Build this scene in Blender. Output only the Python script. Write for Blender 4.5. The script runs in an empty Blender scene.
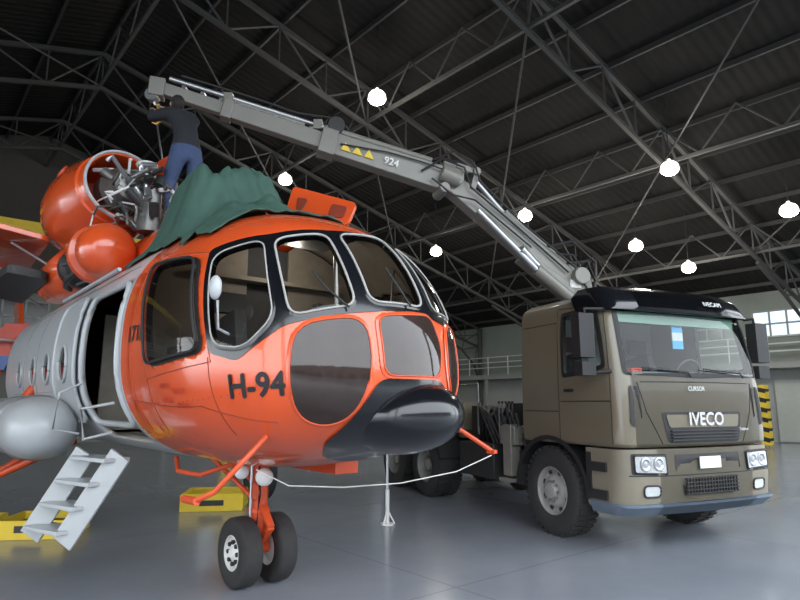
import bpy, bmesh, math, random
from mathutils import Vector, Matrix, noise
from mathutils.bvhtree import BVHTree
random.seed(4)
R_=math.radians
V3=Vector
# ---------------------------------------------------------------- materials
def mat(name,col,rough=.5,metal=0.,var=.12,scale=6,bump=0.,coat=0.,emis=None,est=0.,coord='Object',spec=.5):
    m=bpy.data.materials.new(name);m.use_nodes=True;nt=m.node_tree;b=nt.nodes['Principled BSDF']
    b.inputs['Roughness'].default_value=rough;b.inputs['Metallic'].default_value=metal
    b.inputs['Coat Weight'].default_value=coat;b.inputs['Coat Roughness'].default_value=.06
    b.inputs['Specular IOR Level'].default_value=spec
    tc=nt.nodes.new('ShaderNodeTexCoord');n=nt.nodes.new('ShaderNodeTexNoise')
    n.inputs['Scale'].default_value=scale;n.inputs['Detail'].default_value=5;n.inputs['Roughness'].default_value=.6
    nt.links.new(tc.outputs[coord],n.inputs['Vector'])
    mx=nt.nodes.new('ShaderNodeMix');mx.data_type='RGBA'
    mx.inputs[6].default_value=(*[c*(1-var) for c in col],1);mx.inputs[7].default_value=(*[min(1,c*(1+var)) for c in col],1)
    nt.links.new(n.outputs['Fac'],mx.inputs[0]);nt.links.new(mx.outputs[2],b.inputs['Base Color'])
    if bump:
        bp=nt.nodes.new('ShaderNodeBump');bp.inputs['Strength'].default_value=bump;bp.inputs['Distance'].default_value=.02
        nt.links.new(n.outputs['Fac'],bp.inputs['Height']);nt.links.new(bp.outputs[0],b.inputs['Normal'])
    if emis:
        b.inputs['Emission Color'].default_value=(*emis,1);b.inputs['Emission Strength'].default_value=est
    return m
def glassmat(name,tint,rough=.03,ior=1.45,mul=.9):
    m=bpy.data.materials.new(name);m.use_nodes=True;nt=m.node_tree;nt.nodes.clear()
    o=nt.nodes.new('ShaderNodeOutputMaterial');mx=nt.nodes.new('ShaderNodeMixShader');t=nt.nodes.new('ShaderNodeBsdfTransparent');g=nt.nodes.new('ShaderNodeBsdfGlossy')
    f=nt.nodes.new('ShaderNodeFresnel');f.inputs[0].default_value=ior
    mm=nt.nodes.new('ShaderNodeMath');mm.operation='MULTIPLY';mm.inputs[1].default_value=mul
    g.inputs['Roughness'].default_value=rough
    t.inputs[0].default_value=(*tint,1)
    nt.links.new(f.outputs[0],mm.inputs[0]);nt.links.new(mm.outputs[0],mx.inputs[0]);nt.links.new(t.outputs[0],mx.inputs[1]);nt.links.new(g.outputs[0],mx.inputs[2]);nt.links.new(mx.outputs[0],o.inputs[0])
    return m
ORANGE=mat('orange_paint',(.68,.085,.018),.26,var=.10,scale=2,coat=.7)
ORANGE2=mat('orange_primer_struts',(.60,.075,.018),.45,var=.2,scale=9)
GREYP=mat('light_grey_paint',(.42,.44,.45),.38,var=.08,scale=3,coat=.2)
BLACKG=mat('black_gloss_paint',(.006,.007,.009),.18,var=.3,coat=.3)
BLACKM=mat('black_matte',(.013,.013,.014),.6,var=.3)
GLASS=mat('tinted_window_glass',(.020,.017,.016),.05,var=.7,scale=2.6)
GLASSN=mat('smoked_nose_glass',(.034,.022,.019),.05,var=.6,scale=3)
CLEAR=glassmat('clear_windscreen_glass',(.70,.68,.65),mul=1.1)
CLEARD=glassmat('smoked_side_glass',(.55,.50,.48),mul=1.1)
SEAL=mat('window_sealant',(.36,.35,.33),.6)
RUBBER=mat('tyre_rubber',(.024,.023,.023),.8,var=.3,scale=20,bump=.3)
OLIVE=mat('olive_truck_paint',(.142,.123,.085),.36,var=.12,scale=2,coat=.4)
OLIVED=mat('olive_crane_paint',(.180,.176,.152),.42,var=.18,scale=4,coat=.2)
OLIVEL=mat('olive_grey_bumper',(.180,.160,.118),.45,var=.12)
BLUEG=mat('blue_grey_skirt',(.10,.13,.17),.5)
DARKM=mat('dark_steel',(.032,.032,.033),.5,metal=.3,var=.4,scale=12)
STEEL=mat('bare_steel',(.42,.43,.44),.3,metal=.85,var=.2,scale=10)
ENGG=mat('engine_grey_metal',(.16,.16,.15),.4,metal=.6,var=.5,scale=15)
WHITEP=mat('white_paint',(.66,.66,.64),.45)
YEL=mat('yellow_paint',(.70,.50,.03),.5,var=.15)
TARP=mat('green_tarpaulin_cloth',(.036,.088,.066),.75,var=.3,scale=5,bump=.3)
HEADL=mat('headlight_lens',(.42,.44,.45),.08,var=.35,scale=14,coat=1)
JEANS=mat('blue_jeans_cloth',(.038,.06,.13),.85,var=.35,scale=18,bump=.3)
JACKET=mat('dark_jacket_cloth',(.012,.013,.017),.85,var=.3,scale=12,bump=.3)
SKIN=mat('skin',(.42,.23,.15),.55,var=.08)
HAIR=mat('dark_hair',(.012,.009,.007),.7,var=.4,scale=60,bump=.5)
HOSE=mat('hydraulic_hose',(.01,.01,.01),.45)
LAMPM=mat('lamp_glow',(.9,.9,.85),.5,emis=(1,.97,.88),est=14)
LAMPH=mat('lamp_housing',(.5,.5,.48),.4,emis=(1,.95,.85),est=3)
CYAN=mat('flag_light_blue',(.10,.42,.75),.6)
REDP=mat('red_paint',(.6,.05,.02),.4)
BLUEP=mat('blue_paint',(.03,.10,.35),.4)
INTER=mat('cabin_interior',(.34,.31,.26),.7,var=.3)
SEATM=mat('seat_fabric',(.08,.085,.09),.8)
GOLD=mat('brass_hook',(.5,.28,.08),.4,metal=.7)
# ---------------------------------------------------------------- mesh builder
def empty(name,loc=(0,0,0),rz=0):
    e=bpy.data.objects.new(name,None);bpy.context.collection.objects.link(e);e.location=loc;e.rotation_euler=(0,0,rz);e.empty_display_size=.3
    return e
def frame(d,up=(0,0,1)):
    d=V3(d).normalized();up=V3(up)
    if abs(d.dot(up))>.98: up=V3((1,0,0)) if abs(d.x)<.9 else V3((0,1,0))
    s=d.cross(up).normalized();u=s.cross(d).normalized()
    return d,s,u
class MB:
    def __init__(s): s.v=[];s.f=[];s.m=[]
    def add(s,v,f,mi=0):
        b=len(s.v);s.v+=[tuple(p) for p in v];s.f+=[tuple(i+b for i in q) for q in f];s.m+=[mi]*len(f)
    def box(s,c,size,mi=0,rot=None):
        v=[V3((x*size[0]/2,y*size[1]/2,z*size[2]/2)) for x in(-1,1) for y in(-1,1) for z in(-1,1)]
        if rot is not None: v=[rot@p for p in v]
        s.add([p+V3(c) for p in v],[(0,1,3,2),(4,6,7,5),(0,4,5,1),(2,3,7,6),(0,2,6,4),(1,5,7,3)],mi)
    def beam(s,p0,p1,w0,h0,w1=None,h1=None,up=(0,0,1),mi=0):
        w1=w0 if w1 is None else w1;h1=h0 if h1 is None else h1
        d,sd,u=frame(V3(p1)-V3(p0),up);v=[]
        for p,w,h in((V3(p0),w0,h0),(V3(p1),w1,h1)):
            for a,b in((-1,-1),(1,-1),(1,1),(-1,1)): v.append(p+sd*a*w/2+u*b*h/2)
        s.add(v,[(3,2,1,0),(4,5,6,7),(0,1,5,4),(1,2,6,5),(2,3,7,6),(3,0,4,7)],mi)
    def cyl(s,p0,p1,r0,r1=None,n=14,mi=0):
        r1=r0 if r1 is None else r1
        d,sd,u=frame(V3(p1)-V3(p0));v=[]
        for p,r in((V3(p0),r0),(V3(p1),r1)):
            for i in range(n):
                a=2*math.pi*i/n;v.append(p+sd*math.cos(a)*r+u*math.sin(a)*r)
        f=[(i,(i+1)%n,n+(i+1)%n,n+i) for i in range(n)]+[tuple(range(n-1,-1,-1)),tuple(range(n,2*n))]
        s.add(v,f,mi)
    def path(s,pts,r,n=8,closed=False,mi=0,up=(0,0,1)):
        pts=[V3(p) for p in pts];v=[];k=len(pts)
        for i,p in enumerate(pts):
            a=pts[i-1] if (i>0 or closed) else p; b=pts[(i+1)%k] if (i<k-1 or closed) else p
            d,sd,u=frame(b-a if (b-a).length>1e-6 else V3((0,0,1)),up)
            rr=r[i] if isinstance(r,(list,tuple)) else r
            for j in range(n):
                t=2*math.pi*j/n;v.append(p+sd*math.cos(t)*rr+u*math.sin(t)*rr)
        f=[]
        for i in range(k if closed else k-1):
            q=(i+1)%k
            for j in range(n): f.append((i*n+j,i*n+(j+1)%n,q*n+(j+1)%n,q*n+j))
        if not closed: f+=[tuple(range(n-1,-1,-1)),tuple((k-1)*n+j for j in range(n))]
        s.add(v,f,mi)
    def lathe(s,o,axis,pr,n=32,mi=0,sq=(1,1)):
        d,sd,u=frame(axis);o=V3(o);v=[]
        for t,r in pr:
            for i in range(n):
                a=2*math.pi*i/n;v.append(o+d*t+sd*math.cos(a)*r*sq[0]+u*math.sin(a)*r*sq[1])
        f=[]
        for k in range(len(pr)-1):
            for i in range(n): f.append((k*n+i,k*n+(i+1)%n,(k+1)*n+(i+1)%n,(k+1)*n+i))
        s.add(v,f,mi)
    def sph(s,c,r,mi=0,n=20,rot=None):
        if not isinstance(r,(tuple,list)): r=(r,r,r)
        v=[];m=n//2
        for k in range(m+1):
            ph=math.pi*k/m
            for i in range(n):
                a=2*math.pi*i/n
                p=V3((r[0]*math.sin(ph)*math.cos(a),r[1]*math.sin(ph)*math.sin(a),r[2]*math.cos(ph)))
                if rot is not None:p=rot@p
                v.append(p+V3(c))
        s.add(v,[(k*n+i,(k+1)*n+i,(k+1)*n+(i+1)%n,k*n+(i+1)%n) for k in range(m) for i in range(n)],mi)
    def prism(s,poly,vec,mi=0):
        k=len(poly);vec=V3(vec);v=[V3(p) for p in poly]+[V3(p)+vec for p in poly]
        s.add(v,[tuple(range(k-1,-1,-1)),tuple(range(k,2*k))]+[(i,(i+1)%k,k+(i+1)%k,k+i) for i in range(k)],mi)
    def obj(s,name,mats,parent=None,bevel=0,smooth=True,ang=35,loc=None,rz=None,fix=True):
        me=bpy.data.meshes.new(name);me.from_pydata(s.v,[],s.f);me.update()
        if fix:
            bm=bmesh.new();bm.from_mesh(me);bmesh.ops.remove_doubles(bm,verts=bm.verts,dist=1e-5);
            bm.to_mesh(me);bm.free()
            if len(me.polygons)==len(s.m):
                for p,i in zip(me.polygons,s.m): p.material_index=i
            else:
                me.clear_geometry();me.from_pydata(s.v,[],s.f);me.update()
                for p,i in zip(me.polygons,s.m): p.material_index=i
            bm=bmesh.new();bm.from_mesh(me);bmesh.ops.recalc_face_normals(bm,faces=bm.faces);bm.to_mesh(me);bm.free()
        else:
            for p,i in zip(me.polygons,s.m): p.material_index=i
        if not isinstance(mats,(list,tuple)): mats=[mats]
        for m in mats: me.materials.append(m)
        if smooth:
            for p in me.polygons:p.use_smooth=True
            me.set_sharp_from_angle(angle=R_(ang))
        o=bpy.data.objects.new(name,me);bpy.context.collection.objects.link(o)
        if parent:o.parent=parent
        if loc is not None:o.location=loc
        if rz is not None:o.rotation_euler=(0,0,rz)
        if bevel:
            b=o.modifiers.new('bevel','BEVEL');b.width=bevel;b.segments=2;b.limit_method='ANGLE';b.angle_limit=R_(40)
        return o
# surface projection helpers
def roundpoly(pts,r,n=5,seg=.06):
    pts=[V3(p) for p in pts];k=len(pts);out=[]
    for i in range(k):
        a,b,c=pts[i-1],pts[i],pts[(i+1)%k]
        ra=min(r,(a-b).length*.48);rc=min(r,(c-b).length*.48)
        p=b+(a-b).normalized()*ra;q=b+(c-b).normalized()*rc
        for j in range(n+1):
            t=j/n;out.append(p*(1-t)**2+b*2*t*(1-t)+q*t*t)
    res=[]
    for i in range(len(out)):
        a,b=out[i],out[(i+1)%len(out)];L=(b-a).length;m=max(1,int(L/seg))
        if L<1e-5: continue
        for j in range(m): res.append(a.lerp(b,j/m))
    return res
def proj(bvh,p,off):
    h,n,_,_=bvh.find_nearest(V3(p));return h+n*off
def angs(p,O):
    d=(V3(p)-O).normalized();return (math.atan2(d.y,d.x),math.asin(max(-1,min(1,d.z))))
def region(pts,r,bvh,O,margin):
    ol=[proj(bvh,p,0) for p in roundpoly(pts,r)];c=sum(ol,V3())/len(ol)
    return [angs(p+(p-c).normalized()*margin,O) for p in ol]
def inpoly(q,poly):
    x,y=q;ins=False;j=len(poly)-1
    for i in range(len(poly)):
        xi,yi=poly[i];xj,yj=poly[j]
        if (yi>y)!=(yj>y) and x<(xj-xi)*(y-yi)/(yj-yi+1e-12)+xi: ins=not ins
        j=i
    return ins
def patch(name,pts,bvh,m,parent,off=.008,r=.07,rings=7,rim=None,rimr=.007,rimm=None,holes=None,O=None,seg=.06):
    ol=roundpoly(pts,r,seg=seg);c=sum(ol,V3())/len(ol);k=len(ol);mb=MB();v=[]
    for ri in range(rings):
        t=1-ri/rings
        for p in ol: v.append(proj(bvh,c+(p-c)*t,off))
    v.append(proj(bvh,c,off));f=[]
    for ri in range(rings-1):
        for i in range(k): f.append((ri*k+i,ri*k+(i+1)%k,(ri+1)*k+(i+1)%k,(ri+1)*k+i))
    for i in range(k): f.append(((rings-1)*k+i,(rings-1)*k+(i+1)%k,rings*k))
    if holes: f=[q for q in f if not any(inpoly(angs(sum((v[t] for t in q),V3())/len(q),O),h) for h in holes)]
    mb.add(v,f);o=mb.obj(name,m,parent,ang=80)
    if rim:
        rb=MB();rb.path([proj(bvh,p,off+.002) for p in ol],rimr,6,True);rb.obj(rim,rimm or SEAL,parent,ang=80)
    return o
def ringframe(name,pts,r,bvh,m,parent,wi=.012,wo=.055,off=.010):
    ol=roundpoly(pts,r);c=sum(ol,V3())/len(ol);k=len(ol);v=[];mb=MB()
    P0=[proj(bvh,p,0) for p in ol]
    for w in (-wi,(wo-wi)/2,wo):
        for p in P0: v.append(proj(bvh,p+(p-c).normalized()*w,off if w<wo else off*.6))
    for p in P0: v.append(proj(bvh,p+(p-c).normalized()*-wi,-.035))
    f=[]
    for a,b in((0,1),(1,2),(3,0)):
        for i in range(k): f.append((a*k+i,a*k+(i+1)%k,b*k+(i+1)%k,b*k+i))
    mb.add(v,f);return mb.obj(name,m,parent,ang=50)
def seam(mb,pts,bvh,r=.005,off=.001,mi=0):
    q=[]
    for a,b in zip(pts[:-1],pts[1:]):
        a=V3(a);b=V3(b);m=max(1,int((b-a).length/.05))
        q+=[proj(bvh,a.lerp(b,j/m),off) for j in range(m)]
    q.append(proj(bvh,pts[-1],off));mb.path(q,r,5,mi=mi)
def textmesh(body,size):
    c=bpy.data.curves.new('t','FONT');c.body=body;c.size=size;c.align_x='CENTER';c.align_y='CENTER';c.resolution_u=3
    o=bpy.data.objects.new('t',c);bpy.context.collection.objects.link(o);bpy.context.view_layer.update()
    me=bpy.data.meshes.new_from_object(o.evaluated_get(bpy.context.evaluated_depsgraph_get()))
    v=[p.co.copy() for p in me.vertices];f=[tuple(p.vertices) for p in me.polygons]
    bpy.data.objects.remove(o);bpy.data.meshes.remove(me);return v,f
def text(name,body,size,c,right,up,m,parent,bvh=None,off=.006,bold=0,sx=1):
    v,f=textmesh(body,size);right=V3(right).normalized();up=V3(up);up=(up-right*up.dot(right)).normalized();nn=right.cross(up)
    mb=MB()
    shifts=[(0,0)] if not bold else [(bold*math.cos(a),bold*math.sin(a)) for a in (0,1.57,3.14,4.71)]
    for k,(dx,dy) in enumerate(shifts):
        w=[]
        for p in v:
            q=V3(c)+right*(p.x*sx+dx)+up*(p.y+dy)
            if bvh:
                h=bvh.ray_cast(q+nn*1.0,-nn)
                q=(h[0] if h[0] else q)+nn*(off+k*.0006)
            else: q=q+nn*k*.0006
            w.append(q)
        mb.add(w,f)
    return mb.obj(name,m,parent,smooth=False,fix=False)
def spow(c,e): return math.copysign(abs(c)**e,c)
def lerp(a,b,t): return a+(b-a)*t
# ================================================================ HELICOPTER
heli=empty('helicopter',(-1.29,5.73,0),R_(-50))
def prof(x):
    if x>0.2:
        t=min(1,(x-0.2)/1.9)
        w=1.22*max(0,1-t**2.9)**.5; top=1.75+1.5*max(0,1-t**2.5)**.56; bot=1.75-.68*max(0,1-t**2.6)**.5
        return w,top,bot,lerp(2.1,1.75,t),lerp(2.5,2.1,t)
    if x>-6.6: return 1.25-.03*(max(0,x+.6)/.8 if x>-.6 else 0),3.25,1.07,2.1,2.5
    if x>-10:
        t=(-6.6-x)/3.4;s=t*t*(3-2*t)
        return lerp(1.25,.45,s),lerp(3.25,3.4,s),lerp(1.07,2.7,s),lerp(2.1,3.05,s),2.5
    t=(-10-x)/5.5
    return lerp(.45,.28,t),lerp(3.4,3.5,t),lerp(2.7,3.0,t),lerp(3.05,3.25,t),2.2
DX0,DX1=-1.5,-.32
def fusemesh(xs,N):
    FV=[];F=[]
    for x in xs:
        w,t,b,zc,n=prof(x)
        for j in range(N):
            a=2*math.pi*j/N
            y=w*spow(math.sin(a),2/n);c=spow(math.cos(a),2/n)
            FV.append((x,y,zc+(t-zc if c>0 else zc-b)*c))
    for i in range(len(xs)-1):
        for j in range(N): F.append((i*N+j,i*N+(j+1)%N,(i+1)*N+(j+1)%N,(i+1)*N+j))
    return FV,F
tail=[-15.5,-13.5,-12,-10]+[-10+.34*i for i in range(1,10)]+[-6.6,-5.5,-4.5,-3.5,-2.5,-1.8,DX0,-1,-.6,DX1,-.2,0]
N=224
FV,fF=fusemesh(sorted(tail+[.05*i for i in range(1,5)]+[.2+1.9*math.sin(i/110*math.pi/2) for i in range(1,111)]),N)
hb=BVHTree.FromPolygons(FV,fF)
if hb.find_nearest(V3((0,-2,2)))[1].y>0:
    hb=BVHTree.FromPolygons(FV,[tuple(reversed(q)) for q in fF])
H=lambda *a:[(x/100,y/100,z/100) for x,y,z in a]
HO=V3((.5,0,2.0))
WINS=[('window_quarter_starboard',H((106,-97,265),(134,-73,276),(168,-80,215),(156,-95,195),(134,-107,198)),.10,CLEAR,BLACKG,.03),
('windscreen_starboard',H((139,-68,276),(152,-32,284),(195,-34,225),(177,-74,216)),.10,CLEAR,BLACKG,.03),
('windscreen_port',H((152,-22,285),(142,26,292),(193,26,228),(195,-23,228)),.10,CLEAR,BLACKG,.03),
('window_quarter_port',H((147,36,289),(150,60,278),(173,77,226),(191,38,228)),.10,CLEAR,BLACKG,.03),
('nose_window_starboard',H((179,-71,210),(198,-29,217),(206,-28,181),(194,-36,152),(182,-50,145),(176,-66,153),(178,-74,180)),.16,GLASSN,ORANGE,.03),
('nose_window_center',H((200,-20,218),(195,32,223),(201,38,199),(205,32,178),(208,-20,178)),.08,GLASSN,ORANGE,.03),
('nose_window_port',H((190,52,219),(172,78,218),(178,77,194),(180,74,168),(193,54,162),(201,44,184)),.14,GLASSN,ORANGE,.03),
('window_bubble_starboard',H((22,-111,270),(92,-104,265),(124,-110,195),(50,-121,189)),.10,CLEARD,ORANGE,.03),
('window_bubble_port',H((22,111,270),(92,104,265),(124,110,195),(50,121,189)),.10,CLEARD,ORANGE,.03)]
REG=[region(p,r,hb,HO,.012) for _,p,r,_,_,_ in WINS]
FF=[];FM=[]
for q in fF:
    c=sum((V3(FV[k]) for k in q),V3())/4
    if c.y<-.7 and DX0<c.x<DX1 and 1.26<c.z<2.68: continue
    if c.x>.1 and any(inpoly(angs(c,HO),h) for h in REG): continue
    FF.append(q);FM.append(1 if (c.x<-.2 and c.z<3.02) else 0)
m=MB();m.v=FV;m.f=FF;m.m=FM;fo=m.obj('fuselage',[ORANGE,GREYP,INTER,INTER],heli,ang=60)
so=fo.modifiers.new('skin','SOLIDIFY');so.thickness=.03;so.offset=-1;so.material_offset=2;so.material_offset_rim=2
for (n,p,r,gm,fm_,wo),h in zip(WINS,REG):
    bub='bubble' in n
    ringframe(n+'_frame',p,r,hb,fm_ if not bub else BLACKM,heli,wi=.008,wo=wo,off=.011)
    patch(n,p,hb,gm,heli,off=.012 if not bub else .04,r=r,rim=n+'_seal',rimr=.009 if 'screen' in n else (.012 if bub else .006),rimm=SEAL if gm is CLEAR else (BLACKM if bub else ORANGE2))
patch('windscreen_frame',H((97,-97,272),(133,-67,284),(147,-25,291),(140,30,296),(140,62,285),(168,80,228),(178,72,214),(198,-10,223),(198,-25,221),(175,-77,210),(153,-100,187),(131,-109,193)),hb,BLACKG,heli,off=.006,r=.05,rings=60,seg=.025,holes=REG,O=HO)
# cabin + cockpit interiors (kept inside the shell)
m=MB();m.box((-1,0.0,1.25),(2.2,1.5,.05),0);m.box((-.95,.95,1.95),(2.3,.03,1.3),0);m.box((-2.2,0,1.95),(.04,1.8,1.3),0);m.box((-1,0,2.75),(2.2,1.5,.04),0)
m.box((-.05,0,2.15),(.02,.5,1.9),1)
w,t_,b_,zc,n_=prof(0)
for s in(-1,1):
    pl=[(-.02,s*.22,1.2),(-.02,s*.22,3.1)]
    for k in range(21):
        a=math.pi*(.06+.88*k/20);yy=.95*w*spow(math.sin(a),2/n_);cc=spow(math.cos(a),2/n_);pl.append((-.02,s*max(.22,yy),zc+(t_-zc if cc>0 else zc-b_)*cc*.94))
    m.prism(pl,(.03,0,0),0)
for k in range(3): m.box((-1.9+.5*k,.6,1.6),(.42,.4,.08),1);m.box((-1.9+.5*k,.83,1.95),(.42,.08,.6),1)
m.box((-.7,.2,1.5),(.5,.5,.6),0)
m.obj('cabin_interior',[INTER,SEATM],heli)
m=MB();m.box((.65,0,1.36),(1.1,1.3,.04),0)
for s in(-1,1):
    m.box((.62,s*.50,1.72),(.46,.46,.12),1);m.beam((.42,s*.50,1.7),(.30,s*.50,2.35),.44,.12,.38,.10,up=(0,1,0),mi=1);m.box((.62,s*.50,1.5),(.3,.3,.3),3)
    m.box((.28,s*.50,2.46),(.10,.26,.18),1)
    m.path([(1.15,s*.50,1.40),(1.12,s*.50,1.75),(1.02,s*.50,1.95),(1.02,s*.50,2.05)],.016,mi=3);m.box((1.45,s*.4,1.50),(.06,.25,.10),3)
    m.box((1.42,s*.46,2.0),(.14,.56,.26),2)
    for k in range(3): m.cyl((1.345,s*.46-.18+.18*k,2.02),(1.33,s*.46-.18+.18*k,2.02),.06,n=14,mi=0)
m.box((1.48,0,1.80),(.20,.32,.65),2);m.box((.85,0,3.02),(.5,.5,.08),2);m.box((.95,0,1.55),(.6,.25,.35),2)
m.cyl((1.25,-.02,2.2),(1.2,-.02,2.95),.02,n=8,mi=3);m.box((.55,-.95,1.9),(.7,.08,.3),2);m.box((.55,.95,1.9),(.7,.08,.3),2)
m.cyl((.9,.75,1.4),(.9,.85,2.85),.015,n=8,mi=3);m.cyl((.9,-.6,3.0),(1.25,-.5,2.85),.012,n=8,mi=3)
m.obj('cockpit_interior',[mat('cockpit_trim',(.40,.36,.30),.7,var=.3),SEATM,mat('instrument_panel',(.07,.075,.075),.5,var=.2,scale=20),STEEL],heli,bevel=.01)
l=bpy.data.lights.new('cockpit_fill_light','POINT');l.energy=7;l.color=(1,.92,.82);l.shadow_soft_size=.06;lo=bpy.data.objects.new('cockpit_fill_light',l);bpy.context.collection.objects.link(lo);lo.parent=heli;lo.location=(.5,0,2.92)  # fill lamp added to brighten the cockpit behind the glass
patch('nose_belly_black',H((150,-30,124),(172,-42,132),(188,-38,146),(206,-26,172),(209,-20,176),(205,34,176),(194,52,160),(178,76,168),(171,70,145),(163,61,135),(132,36,119),(140,0,115)),hb,BLACKG,heli,off=.013,r=.08,rings=12)
m=MB();m.sph((1.80,.18,1.50),(.50,.44,.27),0,40,Matrix.Rotation(R_(-4),3,'Y'));m.obj('radome',BLACKG,heli,ang=90)
fr=roundpoly([(DX1+.02,-1.2,1.26),(DX1+.02,-1.2,2.68),(DX0-.02,-1.2,2.68),(DX0-.02,-1.2,1.26)],.16)
m=MB();m.path([proj(hb,p,0.0) for p in fr],.03,8,True);m.obj('door_frame',GREYP,heli,ang=80)
patch('door_fore_orange_jamb',[(-.02,-1.2,1.2),(-.02,-1.2,2.75),(-.2,-1.2,2.75),(-.2,-1.2,1.2)],hb,ORANGE,heli,off=.004,r=.01)
patch('sliding_door',[(-1.62,-1.25,1.3),(-1.62,-1.25,2.72),(-2.6,-1.25,2.72),(-2.6,-1.25,1.3)],hb,GREYP,heli,off=.05,r=.15,rim='sliding_door_edge',rimr=.02,rimm=GREYP)
for i,x in enumerate((-2.1,-3.28,-4.2,-5.3)):
    ol=[(x+.19*math.cos(a/16*6.283),-1.25,2.02+.19*math.sin(a/16*6.283)) for a in range(16)]
    patch('porthole_%d'%i,ol,hb,GLASS,heli,off=.06 if i==0 else .01,r=.03,rim='porthole_rim_%d'%i,rimr=.018,rimm=GREYP)
m=MB();m.box((-1.9,-1.17,2.84),(2.4,.03,.03));m.obj('door_rail',GREYP,heli)
m=MB()
for p in ([(-.05,-1.2,1.6),(1.2,-1.2,1.5),(1.7,-.8,1.4)],[(.42,-1.2,1.78),(.4,-1.2,1.2)],[(-.1,-.9,3.0),(.8,-.9,3.0),(1.2,-.6,2.95)],[(1.3,-1.1,1.9),(1.35,-1,1.2)],[(.05,-1.2,1.2),(.05,-1.2,2.8)],[(-1.0,-.95,3.0),(-.2,-.95,3.0)],[(.15,-1.11,2.78),(1.0,-1.02,2.73),(1.33,-1.10,1.87),(.40,-1.21,1.78),(.15,-1.11,2.78)]):
    seam(m,p,hb,.004)
m.obj('panel_seams',mat('seam_dark_orange',(.30,.04,.01),.5),heli,ang=90)  # seam lines in a darker orange than the hull
m=MB()
for k in range(26):
    for z in(1.55,2.85): 
        p=proj(hb,(-.0+.07*k if z<2 else -.0+.045*k,-1.25,z),.0);m.sph(p,.006,0,6)
m.obj('rivets',mat('rivet_paint',(.45,.06,.015),.5),heli)
m=MB()
for p in ([(-2.8,-1.2,1.2),(-2.8,-1.2,2.9)],[(-4.0,-1.2,1.2),(-4.0,-1.2,2.9)],[(-5,-1.2,1.2),(-5,-1.2,2.9)],[(-.4,-1.1,2.85),(-6,-1.1,2.85)],[(-1.6,-1.25,1.72),(-6,-1.25,1.72)]): seam(m,p,hb,.004)
m.obj('panel_seams_grey',mat('seam_grey',(.18,.19,.2),.5),heli,ang=90)
text('registration_marking','H-94',.22,(1.63,-.90,1.705),(.82,.56,.05),(0,0,1),BLACKM,heli,hb,off=.009,bold=.006,sx=.92)
text('type_marking','171E',.19,(.14,-1.3,2.15),(1,0,0),(0,0,1),BLACKM,heli,hb,off=.008,bold=.003)
STR=mat('stencil_red',(.4,.02,.01),.5)
for k,(x,z) in enumerate(((.75,1.72),(.95,1.68),(.75,1.62),(.95,1.58))): text('stencil_%d'%k,'RESCUE',.05,(x,-1.3,z),(1,0,0),(0,0,1),STR,heli,hb,off=.006)
m=MB();m.path([proj(hb,p,.035) for p in H((194,-40,222),(186,-52,236),(176,-58,250))],.008);m.path([proj(hb,p,.035) for p in H((196,10,226),(190,4,240),(180,0,255))],.008)
m.obj('windscreen_wipers',BLACKM,heli)
m=MB();a=proj(hb,(1.45,-1.02,2.05),0);m.path([a,a+V3((.1,-.12,.02)),a+V3((.12,-.14,.2))],.010);m.sph(a+V3((.12,-.16,.28)),(.05,.04,.08));m.obj('side_mirror',GREYP,heli)
def loftx(secs,n=40,mi=0,mb=None,ex=2.4):
    mb=mb or MB();v=[]
    for x,yc,zc,ry,rz in secs:
        for j in range(n):
            a=2*math.pi*j/n;v.append((x,yc+ry*spow(math.sin(a),2/ex),zc+rz*spow(math.cos(a),2/ex)))
    f=[(i*n+j,i*n+(j+1)%n,(i+1)*n+(j+1)%n,(i+1)*n+j) for i in range(len(secs)-1) for j in range(n)]
    f+=[tuple(range(n)),tuple((len(secs)-1)*n+j for j in range(n))[::-1]]
    mb.add(v,f,mi);return mb
loftx([(-.05,0,3.20,.4,.04),(-.2,0,3.24,.62,.15),(-1.4,0,3.33,.68,.32),(-3,0,3.35,.62,.40),(-6,0,3.35,.6,.40),(-8.5,0,3.35,.3,.2)]).obj('engine_deck_fairing',ORANGE,heli)
m=MB()
c=V3((-2.1,-.97,3.33))
m.lathe(c,(1,0,0),[(-.60,.20),(-.46,.25),(-.34,.35),(-.26,.365),(-.20,.35),(-.17,.27),(-.10,.27),(-.07,.315),(.02,.32),(.12,.30),(.20,.255),(.27,.18),(.305,.09),(.315,0.001)],36,0)
m.lathe(c,(1,0,0),[(-1.3,.24),(-1.25,.27),(-1.1,.27),(-1.05,.22),(-.8,.2),(-.78,.25),(-.7,.25),(-.66,.21),(-.5,.21)],28,1)
m.lathe(c,(1,0,0),[(-.175,.275),(-.09,.275)],28,1)
m.lathe(c,(1,0,0),[(-2.6,.22),(-2.55,.31),(-2.0,.33),(-1.4,.32),(-1.28,.24)],32,0)
for k in range(10):
    a=k*.63;m.cyl(c+V3((-1.25,.25*math.cos(a),.25*math.sin(a))),c+V3((-.5,.24*math.cos(a+.3),.24*math.sin(a+.3))),.015,n=6,mi=2)
m.path([c+V3((-.45,-.2,-.2)),c+V3((-.7,-.25,-.28)),c+V3((-1.0,-.2,-.3)),c+V3((-1.2,-.1,-.3))],.03,8,mi=1)
m.obj('engine_starboard',[ORANGE,DARKM,STEEL],heli)
m=MB();c=V3((-1.3,.75,3.70));m.lathe(c,(1,0,0),[(-2.5,.3),(-.5,.33),(-.3,.37),(-.16,.37),(-.14,.3),(0,.315),(.15,.28),(.27,.17),(.305,.001)],32,0);m.obj('engine_port',[ORANGE],heli)
m=MB();c=V3((-2.25,-.80,4.2));ax=V3((1,.10,.12))
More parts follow.
